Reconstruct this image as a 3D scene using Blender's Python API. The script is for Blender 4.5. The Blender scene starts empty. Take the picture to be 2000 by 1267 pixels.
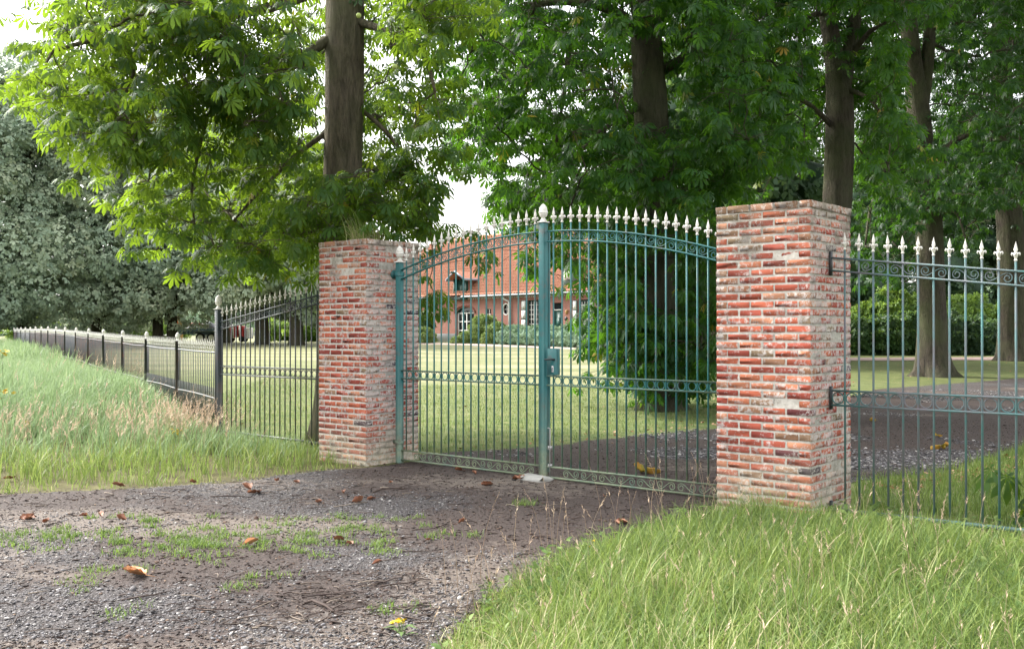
import bpy, math, random
import numpy as np
from mathutils import Vector, Matrix
from mathutils.geometry import tessellate_polygon

rng = np.random.default_rng(7)
random.seed(7)
sc = bpy.context.scene
col = sc.collection

# ------------------------------------------------------------------ camera
EYE = 1.5
cam_d = bpy.data.cameras.new('camera')
cam_d.sensor_width = 36.0
cam_d.lens = 35.0
cam_d.clip_start = 0.05
cam_d.clip_end = 3000.0
cam = bpy.data.objects.new('camera', cam_d)
cam.location = (0, 0, EYE)
cam.rotation_euler = (math.radians(90.339), 0, 0)
col.objects.link(cam)
sc.camera = cam

# ------------------------------------------------------------------ sky, sun, exposure
SUN_AZ, SUN_EL = math.radians(-60), math.radians(42)
SUN_DIR = Vector((math.sin(SUN_AZ) * math.cos(SUN_EL), math.cos(SUN_AZ) * math.cos(SUN_EL), math.sin(SUN_EL)))
w = bpy.data.worlds.new('World')
sc.world = w
w.use_nodes = True
nt = w.node_tree
bg = nt.nodes['Background']
sky = nt.nodes.new('ShaderNodeTexSky')
sky.sky_type = 'NISHITA'
sky.sun_disc = False
sky.sun_elevation = SUN_EL
sky.sun_rotation = SUN_AZ
sky.dust_density = 4.0
sky.air_density = 1.4
hs = nt.nodes.new('ShaderNodeHueSaturation')       # thin white cloud over the whole sky
hs.inputs['Saturation'].default_value = 0.14
nt.links.new(sky.outputs[0], hs.inputs['Color'])
nt.links.new(hs.outputs[0], bg.inputs['Color'])
bg.inputs['Strength'].default_value = 0.15
sun_d = bpy.data.lights.new('sun', 'SUN')
sun_d.energy = 1.5
sun_d.angle = math.radians(10)
sun_d.color = (1.0, 0.95, 0.86)
sun = bpy.data.objects.new('sun', sun_d)
sun.rotation_euler = SUN_DIR.to_track_quat('Z', 'Y').to_euler()
sun.location = SUN_DIR * 100
col.objects.link(sun)
sc.view_settings.view_transform = 'Standard'
sc.view_settings.look = 'None'
sc.view_settings.gamma = 1.0
sc.view_settings.exposure = 2.05
cy = sc.cycles
cy.use_denoising = True
cy.max_bounces = 8
cy.diffuse_bounces = 3
cy.glossy_bounces = 2
cy.transmission_bounces = 4
cy.transparent_max_bounces = 6
cy.sample_clamp_indirect = 6.0
cy.caustics_reflective = False
cy.caustics_refractive = False

# ------------------------------------------------------------------ helpers
F = 1944.0
def W(px, py, d):
    return np.array([(px - 1000) / F * d, d, EYE + (645 - py) / F * d])

def ss(x):
    x = np.clip(x, 0, 1)
    return x * x * (3 - 2 * x)

def T(x, y):
    """height of the ground"""
    x = np.asarray(x, float); y = np.asarray(y, float)
    B = 0.7 * ss((y - 11) / 60)
    bump = 0.42 * ss((-x - 3) / 4) * ss((y - 11) / 7) * (1 - ss((y - 15) / 50))
    return -0.05 + B + bump

def vnoise(x, y, seed=0):
    xi = np.floor(x).astype(np.int64); yi = np.floor(y).astype(np.int64)
    xf = x - xi; yf = y - yi
    def h(a, b):
        n = (a * 374761393 + b * 668265263 + seed * 974711) & 0x7fffffff
        n = ((n ^ (n >> 13)) * 1274126177) & 0x7fffffff
        n = n ^ (n >> 16)
        return (n & 0xffff) / 65535.0
    u = xf * xf * (3 - 2 * xf); v = yf * yf * (3 - 2 * yf)
    return (h(xi, yi) * (1 - u) + h(xi + 1, yi) * u) * (1 - v) + (h(xi, yi + 1) * (1 - u) + h(xi + 1, yi + 1) * u) * v

def fbm(x, y, seed=0, octv=4):
    s = 0; a = 0.5; t = 0
    for i in range(octv):
        s = s + a * vnoise(x * 2 ** i, y * 2 ** i, seed + i * 17); t += a; a *= 0.5
    return s / t

def tag(o, label=None, cat=None, group=None, kind=None):
    if label: o['label'] = label
    if cat: o['category'] = cat
    if group: o['group'] = group
    if kind: o['kind'] = kind
    return o

def empty(name, loc, rz=0.0, label=None, cat=None, group=None):
    o = bpy.data.objects.new(name, None)
    o.empty_display_size = 0.1
    o.location = loc
    o.rotation_euler = (0, 0, rz)
    col.objects.link(o)
    return tag(o, label, cat, group)

def link(name, me, parent=None, loc=None, rot=None, scale=None):
    o = bpy.data.objects.new(name, me)
    col.objects.link(o)
    if parent: o.parent = parent
    if loc is not None: o.location = loc
    if rot is not None: o.rotation_euler = rot
    if scale is not None: o.scale = scale
    return o

def raw_mesh(name, V, faces_flat, totals, mats, rnd=None, mi=None, smooth=False, extra=None):
    me = bpy.data.meshes.new(name)
    V = np.ascontiguousarray(V, np.float32)
    me.vertices.add(len(V)); me.vertices.foreach_set('co', V.ravel())
    faces_flat = np.ascontiguousarray(faces_flat, np.int32)
    totals = np.ascontiguousarray(totals, np.int32)
    me.loops.add(len(faces_flat)); me.loops.foreach_set('vertex_index', faces_flat)
    starts = np.concatenate([[0], np.cumsum(totals)[:-1]]).astype(np.int32)
    me.polygons.add(len(totals)); me.polygons.foreach_set('loop_start', starts)
    me.polygons.foreach_set('loop_total', totals)
    for m in (mats if isinstance(mats, (list, tuple)) else [mats]): me.materials.append(m)
    if mi is not None: me.polygons.foreach_set('material_index', np.ascontiguousarray(mi, np.int32))
    if smooth: me.polygons.foreach_set('use_smooth', np.ones(len(totals), bool))
    if rnd is not None:
        a = me.attributes.new('rnd', 'FLOAT', 'POINT'); a.data.foreach_set('value', np.ascontiguousarray(rnd, np.float32))
    if extra:
        for k, v in extra.items():
            a = me.attributes.new(k, 'FLOAT', 'POINT'); a.data.foreach_set('value', np.ascontiguousarray(v, np.float32))
    me.update(calc_edges=True)
    me.validate()
    return me

def inst_mesh(name, tv, tf, M, P, mats, rnd=None, smooth=False):
    """one mesh made of N transformed copies of a small template"""
    tv = np.asarray(tv, float)
    N = len(P); n = len(tv)
    V = np.einsum('nij,kj->nki', M, tv) + P[:, None, :]
    flat = np.concatenate([np.asarray(f) for f in tf]); tot = np.array([len(f) for f in tf])
    FF = (flat[None, :] + (np.arange(N) * n)[:, None]).ravel()
    TT = np.tile(tot, N)
    r = None if rnd is None else np.repeat(rnd, n)
    return raw_mesh(name, V.reshape(-1, 3), FF, TT, mats, r, smooth=smooth)

class MB:
    def __init__(s): s.V = []; s.F = []; s.mi = []; s.r = []
    def add(s, vs, fs, mi=0, r=0.5):
        b = len(s.V)
        s.V += [tuple(v) for v in vs]
        s.r += [r] * len(vs)
        for f in fs: s.F.append([b + i for i in f]); s.mi.append(mi)
    def box(s, c, h, mi=0, M=None, r=0.5, bev=0.0):
        c = np.array(c, float); h = np.array(h, float)
        if bev <= 0:
            vs = [c + h * np.array((x, y, z)) for x in (-1, 1) for y in (-1, 1) for z in (-1, 1)]
            fs = [(0, 1, 3, 2), (4, 6, 7, 5), (0, 4, 5, 1), (2, 3, 7, 6), (0, 2, 6, 4), (1, 5, 7, 3)]
        else:
            vs, fs = bevbox(c, h, bev)
        if M is not None: vs = [np.array(M @ Vector(v)) for v in vs]
        s.add(vs, fs, mi, r)
    def tube(s, pts, rad, n=6, mi=0, cap=True, r=0.5, closed=False, twist=0.0):
        pts = [np.array(p, float) for p in pts]
        m = len(pts)
        if np.isscalar(rad): rad = [rad] * m
        vs = []; prev = None
        for i, p in enumerate(pts):
            if closed: d = pts[(i + 1) % m] - pts[i - 1]
            else: d = pts[min(i + 1, m - 1)] - pts[max(i - 1, 0)]
            L = np.linalg.norm(d); d = d / L if L > 1e-9 else np.array((0, 0, 1.0))
            if prev is None:
                a = np.array((0, 1.0, 0)) if abs(d[1]) < 0.9 else np.array((1.0, 0, 0))
            else: a = prev
            a = a - d * a.dot(d); a /= max(np.linalg.norm(a), 1e-9); prev = a
            b = np.cross(d, a)
            for k in range(n):
                t = 2 * math.pi * k / n + twist
                vs.append(p + rad[i] * (math.cos(t) * a + math.sin(t) * b))
        fs = []
        for i in range(m if closed else m - 1):
            j = (i + 1) % m
            for k in range(n):
                k2 = (k + 1) % n
                fs.append((i * n + k, i * n + k2, j * n + k2, j * n + k))
        if cap and not closed:
            fs.append(tuple(reversed(range(n)))); fs.append(tuple((m - 1) * n + k for k in range(n)))
        s.add(vs, fs, mi, r)
    def lathe(s, prof, n=12, c=(0, 0, 0), mi=0, sx=1, sy=1, r=0.5):
        c = np.array(c, float); vs = []; fs = []
        for (rr, z) in prof:
            for k in range(n):
                t = 2 * math.pi * k / n
                vs.append(c + np.array((rr * sx * math.cos(t), rr * sy * math.sin(t), z)))
        for i in range(len(prof) - 1):
            for k in range(n):
                k2 = (k + 1) % n
                fs.append((i * n + k, i * n + k2, (i + 1) * n + k2, (i + 1) * n + k))
        fs.append(tuple(reversed(range(n)))); fs.append(tuple((len(prof) - 1) * n + k for k in range(n)))
        s.add(vs, fs, mi, r)
    def mesh(s, name, mats, smooth=False, extra=None):
        flat = [i for f in s.F for i in f]
        return raw_mesh(name, np.array(s.V), flat, [len(f) for f in s.F], mats, np.array(s.r), s.mi, smooth, extra)
    def build(s, name, mats, parent=None, smooth=False, loc=None, rot=None):
        return link(name, s.mesh(name, mats, smooth), parent, loc, rot)

def bevbox(c, h, b):
    """box with chamfered edges"""
    vs = []; idx = {}
    for x in (-1, 1):
        for y in (-1, 1):
            for z in (-1, 1):
                for ax in range(3):
                    p = [x * (h[0] - b), y * (h[1] - b), z * (h[2] - b)]
                    p[ax] = (x, y, z)[ax] * h[ax]
                    idx[(x, y, z, ax)] = len(vs); vs.append(c + np.array(p))
    fs = []
    for ax in range(3):
        o = [a for a in range(3) if a != ax]
        for sg in (-1, 1):
            q = []
            for (p, r) in ((-1, -1), (1, -1), (1, 1), (-1, 1)):
                k = [0, 0, 0]; k[ax] = sg; k[o[0]] = p; k[o[1]] = r
                q.append(idx[(k[0], k[1], k[2], ax)])
            fs.append(tuple(q) if (sg > 0) == (ax != 1) else tuple(reversed(q)))
    for ax in range(3):
        o = [a for a in range(3) if a != ax]
        for p in (-1, 1):
            for r in (-1, 1):
                def g(sg, a):
                    k = [0, 0, 0]; k[ax] = sg; k[o[0]] = p; k[o[1]] = r
                    return idx[(k[0], k[1], k[2], a)]
                fs.append((g(-1, o[0]), g(1, o[0]), g(1, o[1]), g(-1, o[1])))
    for x in (-1, 1):
        for y in (-1, 1):
            for z in (-1, 1):
                fs.append(tuple(idx[(x, y, z, a)] for a in range(3)))
    return vs, fs

# ------------------------------------------------------------------ materials
class NG:
    def __init__(s, name):
        s.m = bpy.data.materials.new(name); s.m.use_nodes = True
        s.nt = s.m.node_tree; s.p = s.nt.nodes['Principled BSDF']; s.out = s.nt.nodes['Material Output']
    def n(s, t, **kw):
        x = s.nt.nodes.new(t)
        for k, v in kw.items(): setattr(x, k, v)
        return x
    def l(s, a, b): s.nt.links.new(a, b)
    def coord(s, kind='Object'):
        return s.n('ShaderNodeTexCoord').outputs[kind]
    def pos(s): return s.n('ShaderNodeNewGeometry').outputs['Position']
    def noise(s, vec, scale, detail=5, rough=0.6, dist=0.0):
        x = s.n('ShaderNodeTexNoise'); x.inputs['Scale'].default_value = scale; x.inputs['Detail'].default_value = detail
        x.inputs['Roughness'].default_value = rough; x.inputs['Distortion'].default_value = dist
        if vec is not None: s.l(vec, x.inputs['Vector'])
        return x.outputs['Fac']
    def scalev(s, vec, sc_):
        x = s.n('ShaderNodeMapping'); x.inputs['Scale'].default_value = sc_; s.l(vec, x.inputs['Vector']); return x.outputs[0]
    def ramp(s, fac, stops, interp='LINEAR'):
        x = s.n('ShaderNodeValToRGB'); x.color_ramp.interpolation = interp
        e = x.color_ramp.elements
        while len(e) > 1: e.remove(e[-1])
        for i, (p, c) in enumerate(stops):
            if np.isscalar(c): c = (c, c, c)
            if i == 0: e[0].position = p; e[0].color = (*c, 1)
            else:
                q = e.new(p); q.color = (*c, 1)
        s.l(fac, x.inputs[0]); return x.outputs[0]
    def mix(s, f, a, b, blend='MIX'):
        x = s.n('ShaderNodeMix'); x.data_type = 'RGBA'; x.blend_type = blend
        for v, i in ((f, x.inputs[0]), (a, x.inputs[6]), (b, x.inputs[7])):
            if hasattr(v, 'is_linked') or hasattr(v, 'links'): s.l(v, i)
            elif np.isscalar(v): i.default_value = v
            else: i.default_value = (*v, 1)
        return x.outputs[2]
    def math(s, op, a, b=None, c=None, clamp=False):
        x = s.n('ShaderNodeMath', operation=op); x.use_clamp = clamp
        for v, i in zip((a, b, c), x.inputs):
            if v is None: continue
            if np.isscalar(v): i.default_value = v
            else: s.l(v, i)
        return x.outputs[0]
    def attr(s, name='rnd'):
        x = s.n('ShaderNodeAttribute', attribute_name=name); return x.outputs['Fac']
    def sep(s, vec):
        x = s.n('ShaderNodeSeparateXYZ'); s.l(vec, x.inputs[0]); return x.outputs
    def bump(s, h, strength=0.3, dist=0.02):
        x = s.n('ShaderNodeBump'); x.inputs['Strength'].default_value = strength; x.inputs['Distance'].default_value = dist
        s.l(h, x.inputs['Height']); s.l(x.outputs[0], s.p.inputs['Normal'])
    def base(s, c):
        if hasattr(c, 'links'): s.l(c, s.p.inputs['Base Color'])
        else: s.p.inputs['Base Color'].default_value = (*c, 1)
    def rough(s, v, spec=0.4):
        s.p.inputs['Roughness'].default_value = v; s.p.inputs['Specular IOR Level'].default_value = spec

def leaf_mat(name, stops, trans_col, trans=0.4, rough=0.4, spec=0.5, patch=0.0):
    g = NG(name)
    r = g.attr('rnd')
    c = g.ramp(r, stops)
    nz = g.noise(g.pos(), 1.3, 3)
    c2 = g.mix(g.math('MULTIPLY', nz, 0.5), c, (0.5, 0.55, 0.35), 'MULTIPLY')
    g.base(c2); g.rough(rough, spec)
    t = g.n('ShaderNodeBsdfTranslucent')
    tc = g.mix(0.55, c2, trans_col)
    g.l(tc, t.inputs['Color'])
    mx = g.n('ShaderNodeMixShader'); mx.inputs[0].default_value = trans
    g.l(g.p.outputs[0], mx.inputs[1]); g.l(t.outputs[0], mx.inputs[2]); g.l(mx.outputs[0], g.out.inputs[0])
    return g.m

M = {}
M['chestnut'] = leaf_mat('chestnut_leaf', [(0, (0.010, 0.04, 0.016)), (0.35, (0.019, 0.066, 0.02)), (0.7, (0.035, 0.098, 0.022)), (0.93, (0.075, 0.15, 0.022)), (0.97, (0.2, 0.2, 0.02)), (1, (0.32, 0.19, 0.03))], (0.46, 0.68, 0.03), 0.44, 0.48, 0.28)
M['chestnut_shade'] = leaf_mat('chestnut_shade_leaf', [(0, (0.007, 0.032, 0.011)), (0.35, (0.013, 0.05, 0.013)), (0.7, (0.024, 0.076, 0.016)), (0.93, (0.055, 0.125, 0.026)), (0.97, (0.2, 0.2, 0.02)), (1, (0.32, 0.19, 0.03))], (0.22, 0.52, 0.02), 0.36, 0.5, 0.2)  # same leaf darkened: shade of the dense crowns put into its colour
M['chestnut_deep_shade'] = leaf_mat('chestnut_deep_shade_leaf', [(0, (0.006, 0.026, 0.009)), (0.35, (0.011, 0.04, 0.012)), (0.7, (0.018, 0.058, 0.013)), (0.93, (0.045, 0.1, 0.026)), (1, (0.08, 0.13, 0.03))], (0.15, 0.38, 0.02), 0.28, 0.5, 0.2)  # darker copy again, deeper crown shade put into the leaf colour
M['linden'] = leaf_mat('linden_leaf', [(0, (0.2, 0.28, 0.22)), (0.4, (0.32, 0.41, 0.31)), (0.75, (0.47, 0.53, 0.39)), (1, (0.64, 0.66, 0.48))], (0.5, 0.6, 0.4), 0.25, 0.6, 0.3)
M['bush'] = leaf_mat('bush_leaf', [(0, (0.03, 0.075, 0.025)), (0.5, (0.055, 0.12, 0.04)), (1, (0.10, 0.19, 0.06))], (0.3, 0.45, 0.06), 0.3, 0.45, 0.4)
M['light_bush'] = leaf_mat('light_bush_leaf', [(0, (0.09, 0.17, 0.04)), (0.5, (0.15, 0.25, 0.05)), (1, (0.24, 0.34, 0.08))], (0.4, 0.55, 0.06), 0.3, 0.5, 0.3)
M['box'] = leaf_mat('clipped_box_leaf', [(0, (0.13, 0.2, 0.06)), (0.5, (0.2, 0.28, 0.09)), (1, (0.3, 0.36, 0.13))], (0.3, 0.4, 0.08), 0.2, 0.6, 0.3)
M['lavender'] = leaf_mat('grey_green_leaf', [(0, (0.12, 0.21, 0.14)), (0.5, (0.2, 0.31, 0.2)), (1, (0.3, 0.4, 0.28))], (0.3, 0.4, 0.2), 0.2, 0.6, 0.3)
M['dark_tree'] = leaf_mat('dark_tree_leaf', [(0, (0.03, 0.07, 0.04)), (0.5, (0.05, 0.1, 0.05)), (1, (0.09, 0.15, 0.07))], (0.25, 0.4, 0.08), 0.3, 0.5, 0.3)
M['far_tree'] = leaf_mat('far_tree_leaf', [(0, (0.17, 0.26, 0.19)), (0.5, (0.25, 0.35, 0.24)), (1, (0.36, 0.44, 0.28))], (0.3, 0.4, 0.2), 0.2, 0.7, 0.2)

def grass_mat(name, stops, tc, trans=0.35):
    g = NG(name); c = g.ramp(g.attr('rnd'), stops); g.base(c); g.rough(0.5, 0.3)
    t = g.n('ShaderNodeBsdfTranslucent'); g.l(g.mix(0.4, c, tc), t.inputs['Color'])
    mx = g.n('ShaderNodeMixShader'); mx.inputs[0].default_value = trans
    g.l(g.p.outputs[0], mx.inputs[1]); g.l(t.outputs[0], mx.inputs[2]); g.l(mx.outputs[0], g.out.inputs[0])
    return g.m
M['grass'] = grass_mat('verge_grass', [(0, (0.04, 0.08, 0.018)), (0.3, (0.09, 0.155, 0.03)), (0.55, (0.17, 0.245, 0.052)), (0.75, (0.28, 0.33, 0.105)), (0.9, (0.45, 0.4, 0.23)), (1, (0.52, 0.42, 0.29))], (0.45, 0.55, 0.14))
M['tall_grass'] = grass_mat('tall_grass', [(0, (0.07, 0.145, 0.05)), (0.4, (0.135, 0.235, 0.085)), (0.7, (0.22, 0.325, 0.135)), (0.92, (0.36, 0.4, 0.23)), (1, (0.46, 0.38, 0.27))], (0.5, 0.6, 0.33))
M['straw'] = grass_mat('dry_seed_grass', [(0, (0.4, 0.31, 0.21)), (0.5, (0.52, 0.38, 0.28)), (1, (0.62, 0.5, 0.36))], (0.6, 0.45, 0.35))
M['weed'] = grass_mat('weed_grass', [(0, (0.05, 0.10, 0.025)), (0.5, (0.095, 0.165, 0.04)), (1, (0.19, 0.25, 0.08))], (0.4, 0.55, 0.1))
M['lawn_blade'] = grass_mat('lawn_blade', [(0, (0.06, 0.11, 0.03)), (0.5, (0.10, 0.155, 0.045)), (0.85, (0.16, 0.195, 0.07)), (1, (0.3, 0.25, 0.13))], (0.4, 0.5, 0.12))

# lawn / soil under everything
g = NG('lawn_ground'); p = g.pos(); xyz = g.sep(p)
n1 = g.noise(p, 0.22, 4, 0.6); n2 = g.noise(p, 3.0, 5, 0.7); n3 = g.noise(p, 40, 3, 0.7)
c = g.ramp(n2, [(0.3, (0.055, 0.10, 0.028)), (0.5, (0.115, 0.155, 0.048)), (0.7, (0.21, 0.21, 0.095))])
mow = g.n('ShaderNodeTexWave', wave_type='BANDS', bands_direction='Y'); mow.inputs['Scale'].default_value = 0.075; mow.inputs['Distortion'].default_value = 1.6; mow.inputs['Detail'].default_value = 2
mp = g.n('ShaderNodeMapping'); mp.inputs['Rotation'].default_value = (0, 0, math.radians(4)); g.l(p, mp.inputs['Vector']); g.l(mp.outputs[0], mow.inputs['Vector'])
dry = g.math('MULTIPLY', g.ramp(n1, [(0.35, 0.0), (0.7, 1.0)]), g.ramp(mow.outputs['Fac'], [(0.25, 0.0), (0.7, 1.0)]))
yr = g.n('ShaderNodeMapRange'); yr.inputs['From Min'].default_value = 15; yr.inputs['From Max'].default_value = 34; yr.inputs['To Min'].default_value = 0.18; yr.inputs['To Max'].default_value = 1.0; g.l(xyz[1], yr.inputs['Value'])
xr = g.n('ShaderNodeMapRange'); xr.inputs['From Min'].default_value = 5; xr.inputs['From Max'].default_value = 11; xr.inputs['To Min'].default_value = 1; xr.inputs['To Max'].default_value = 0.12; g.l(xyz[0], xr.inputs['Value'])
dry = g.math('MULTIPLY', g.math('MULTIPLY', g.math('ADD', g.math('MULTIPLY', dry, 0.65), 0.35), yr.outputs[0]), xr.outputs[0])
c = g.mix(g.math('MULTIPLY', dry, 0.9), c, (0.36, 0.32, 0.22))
c = g.mix(g.math('MULTIPLY', g.math('SUBTRACT', 1.0, xr.outputs[0]), g.math('ADD', 0.25, g.math('MULTIPLY', n1, 0.5))), c, (0.075, 0.075, 0.032))  # tree shade on the right-hand lawn, put into its colour
c = g.mix(g.attr('verge'), c, g.ramp(n2, [(0.3, (0.07, 0.06, 0.035)), (0.7, (0.16, 0.15, 0.07))]))
c = g.mix(g.math('MULTIPLY', n3, 0.4), c, (0.6, 0.6, 0.5), 'MULTIPLY')
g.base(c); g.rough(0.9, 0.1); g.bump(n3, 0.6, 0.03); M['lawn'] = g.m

# drive: dark leaf mould, blue grey gravel, pale sand
g = NG('gravel_drive'); p = g.pos()
gm = g.attr('gravel'); sm = g.attr('sand')
f1 = g.noise(p, 60, 4, 0.7); f2 = g.noise(p, 180, 3, 0.8); f3 = g.noise(p, 12, 5, 0.7)
vor = g.n('ShaderNodeTexVoronoi'); vor.inputs['Scale'].default_value = 75; g.l(p, vor.inputs['Vector'])
vorc = vor.outputs['Color']; vord = vor.outputs['Distance']
dark = g.ramp(f1, [(0.3, (0.02, 0.014, 0.012)), (0.52, (0.05, 0.037, 0.033)), (0.72, (0.12, 0.09, 0.08))])
grv = g.ramp(g.sep(vorc)[0], [(0, (0.026, 0.023, 0.024)), (0.5, (0.078, 0.073, 0.078)), (1, (0.2, 0.19, 0.195))])
grv = g.mix(g.ramp(vord, [(0.25, 0.0), (0.6, 0.75)]), grv, (0.03, 0.025, 0.022))
sand = g.ramp(f2, [(0.3, (0.10, 0.08, 0.066)), (0.7, (0.2, 0.165, 0.14))])
gmask = g.math('MULTIPLY', g.ramp(g.math('ADD', gm, g.math('MULTIPLY', g.math('SUBTRACT', f3, 0.5), 0.9)), [(0.45, 0.0), (0.6, 0.85)]), 1.0)
c = g.mix(gmask, dark, grv)
smask = g.ramp(g.math('ADD', sm, g.math('MULTIPLY', g.math('SUBTRACT', f3, 0.5), 0.8)), [(0.5, 0.0), (0.66, 1.0)])
c = g.mix(g.math('MULTIPLY', smask, 0.8), c, sand)
g.base(c); g.rough(0.85, 0.25)
hh = g.math('ADD', g.math('MULTIPLY', f1, 1.0), g.math('MULTIPLY', g.math('SUBTRACT', 1.0, vord), g.math('MULTIPLY', gmask, 1.0)))
g.bump(hh, 0.8, 0.011); M['drive'] = g.m

g = NG('pebble'); c = g.ramp(g.attr('rnd'), [(0, (0.035, 0.032, 0.033)), (0.4, (0.08, 0.074, 0.077)), (0.8, (0.17, 0.162, 0.17)), (1, (0.38, 0.36, 0.34))]); g.base(c); g.rough(0.7, 0.3); M['pebble'] = g.m
g = NG('mulch'); c = g.ramp(g.attr('rnd'), [(0, (0.014, 0.010, 0.009)), (0.6, (0.045, 0.031, 0.027)), (0.9, (0.095, 0.06, 0.045)), (1, (0.2, 0.14, 0.1))]); g.base(c); g.rough(0.8, 0.2); M['mulch'] = g.m
g = NG('twig'); c = g.ramp(g.attr('rnd'), [(0, (0.03, 0.02, 0.018)), (0.6, (0.075, 0.055, 0.047)), (0.9, (0.14, 0.11, 0.09)), (1, (0.3, 0.25, 0.2))]); g.base(c); g.rough(0.8, 0.2); M['twig'] = g.m
g = NG('dry_leaf'); c = g.ramp(g.noise(g.coord(), 14, 4), [(0.3, (0.10, 0.036, 0.02)), (0.55, (0.2, 0.075, 0.036)), (0.75, (0.3, 0.15, 0.075))])
oi = g.n('ShaderNodeObjectInfo'); c = g.mix(g.math('MULTIPLY', oi.outputs['Random'], 0.55), c, (0.33, 0.16, 0.10)); g.base(c); g.rough(0.6, 0.3); M['dry_leaf'] = g.m
g = NG('yellow_leaf'); c = g.ramp(g.noise(g.coord(), 9, 4), [(0.35, (0.2, 0.2, 0.03)), (0.55, (0.42, 0.27, 0.04)), (0.75, (0.36, 0.14, 0.04))]); g.base(c); g.rough(0.6, 0.3); M['yellow_leaf'] = g.m

# bark
def bark(name, a, b, moss, mossamt):
    g = NG(name); p = g.pos(); q = g.scalev(p, (1, 1, 0.2))
    n1 = g.noise(q, 11, 6, 0.65, 0.6); n2 = g.noise(q, 45, 4, 0.7); n3 = g.noise(p, 1.4, 4)
    c = g.ramp(g.math('ADD', g.math('MULTIPLY', n1, 0.7), g.math('MULTIPLY', n2, 0.3)), [(0.36, a), (0.56, b), (0.7, tuple(min(1, 1.5 * x) for x in b))])
    c = g.mix(g.math('MULTIPLY', g.ramp(n3, [(0.35, 0.0), (0.65, 1.0)]), mossamt), c, moss)
    g.base(c); g.rough(0.9, 0.15); g.bump(g.math('ADD', n1, g.math('MULTIPLY', n2, 0.6)), 1.0, 0.09); return g.m
M['bark'] = bark('chestnut_bark', (0.05, 0.043, 0.034), (0.17, 0.14, 0.105), (0.11, 0.12, 0.055), 0.55)
M['bark_dark'] = bark('dark_bark', (0.028, 0.024, 0.02), (0.085, 0.07, 0.055), (0.085, 0.1, 0.045), 0.6)

# brick pillar
def brick_mat(name, mortar):
    g = NG(name); p = g.coord('Object'); xyz = g.sep(p)
    geo = g.n('ShaderNodeNewGeometry'); vt = g.n('ShaderNodeVectorTransform', vector_type='NORMAL', convert_from='WORLD', convert_to='OBJECT')
    g.l(geo.outputs['True Normal'], vt.inputs[0]); nx = g.sep(vt.outputs[0])[0]
    side = g.math('MAXIMUM', nx, 0.0)
    n1 = g.noise(p, 4.5, 5, 0.65); n2 = g.noise(p, 26, 5, 0.72); n3 = g.noise(p, 110, 4, 0.7); n4 = g.noise(p, 2.2, 4, 0.6)
    if mortar:
        c = g.ramp(n2, [(0.3, (0.34, 0.31, 0.275)), (0.55, (0.5, 0.47, 0.43)), (0.75, (0.6, 0.57, 0.53))])
        c = g.mix(g.math('MULTIPLY', g.ramp(n1, [(0.5, 0.0), (0.7, 1.0)]), 0.4), c, (0.14, 0.13, 0.11))
    else:
        r = g.attr('rnd')
        c = g.ramp(r, [(0, (0.06, 0.045, 0.06)), (0.02, (0.06, 0.045, 0.06)), (0.03, (0.26, 0.06, 0.045)), (0.25, (0.37, 0.09, 0.06)), (0.55, (0.45, 0.125, 0.07)), (0.78, (0.5, 0.18, 0.095)), (0.86, (0.5, 0.25, 0.15)), (0.88, (0.33, 0.15, 0.085)), (0.95, (0.27, 0.17, 0.105)), (1, (0.22, 0.17, 0.1))])
        c = g.mix(g.math('MULTIPLY', n2, 0.6), c, (0.5, 0.4, 0.42), 'MULTIPLY')
        # lime and lichen bloom over the bricks, heavier on the side turned away from the drive
        lim = g.math('ADD', g.math('ADD', g.math('ADD', g.math('MULTIPLY', n2, 0.75), g.math('MULTIPLY', n3, 0.4)), g.math('MULTIPLY', n1, 0.65)), g.math('MULTIPLY', side, 0.085))
        lim = g.math('ADD', lim, g.math('MULTIPLY', g.math('SUBTRACT', r, 0.5), g.math('MULTIPLY', n4, 0.1)))
        lm = g.ramp(lim, [(0.93, 0.0), (1.07, 0.78)])
        c = g.mix(lm, c, g.ramp(n3, [(0.3, (0.42, 0.37, 0.34)), (0.7, (0.64, 0.59, 0.56))]))
    # grey weather crust near the top
    topm = g.math('MULTIPLY', g.ramp(g.math('ADD', xyz[2], g.math('MULTIPLY', n4, 0.9)), [(0.0, 0.0), (0.26, 0.0), (0.33, 0.0)]), 0.0)
    zt = g.n('ShaderNodeMapRange'); zt.inputs['From Min'].default_value = 1.75; zt.inputs['From Max'].default_value = 2.55; g.l(xyz[2], zt.inputs['Value'])
    tm = g.math('MULTIPLY', zt.outputs[0], g.ramp(n1, [(0.38, 0.0), (0.62, 1.0)]))
    tm = g.math('MULTIPLY', tm, g.math('ADD', 0.62, g.math('MULTIPLY', side, 0.3)), clamp=True)
    c = g.mix(tm, c, g.ramp(n3, [(0.35, (0.12, 0.105, 0.075)), (0.65, (0.24, 0.21, 0.15))]))
    # pale greenish scum near the ground
    zb = g.n('ShaderNodeMapRange'); zb.inputs['From Min'].default_value = 0.55; zb.inputs['From Max'].default_value = 0.0; g.l(xyz[2], zb.inputs['Value'])
    bm = g.math('MULTIPLY', zb.outputs[0], g.ramp(n1, [(0.3, 0.1), (0.6, 1.0)]))
    c = g.mix(g.math('MULTIPLY', bm, 0.85, clamp=True), c, g.ramp(n2, [(0.35, (0.33, 0.3, 0.2)), (0.65, (0.45, 0.41, 0.31))]))
    # black algae specks
    c = g.mix(g.math('MULTIPLY', g.ramp(g.math('MULTIPLY', n3, n1), [(0.3, 0.0), (0.38, 1.0)]), 0.5), c, (0.05, 0.045, 0.04))
    g.base(c); g.rough(0.9, 0.15); g.bump(g.math('ADD', g.math('MULTIPLY', n2, 1.0), g.math('MULTIPLY', n3, 0.6)), 0.6, 0.006 if not mortar else 0.012)
    return g.m
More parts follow.
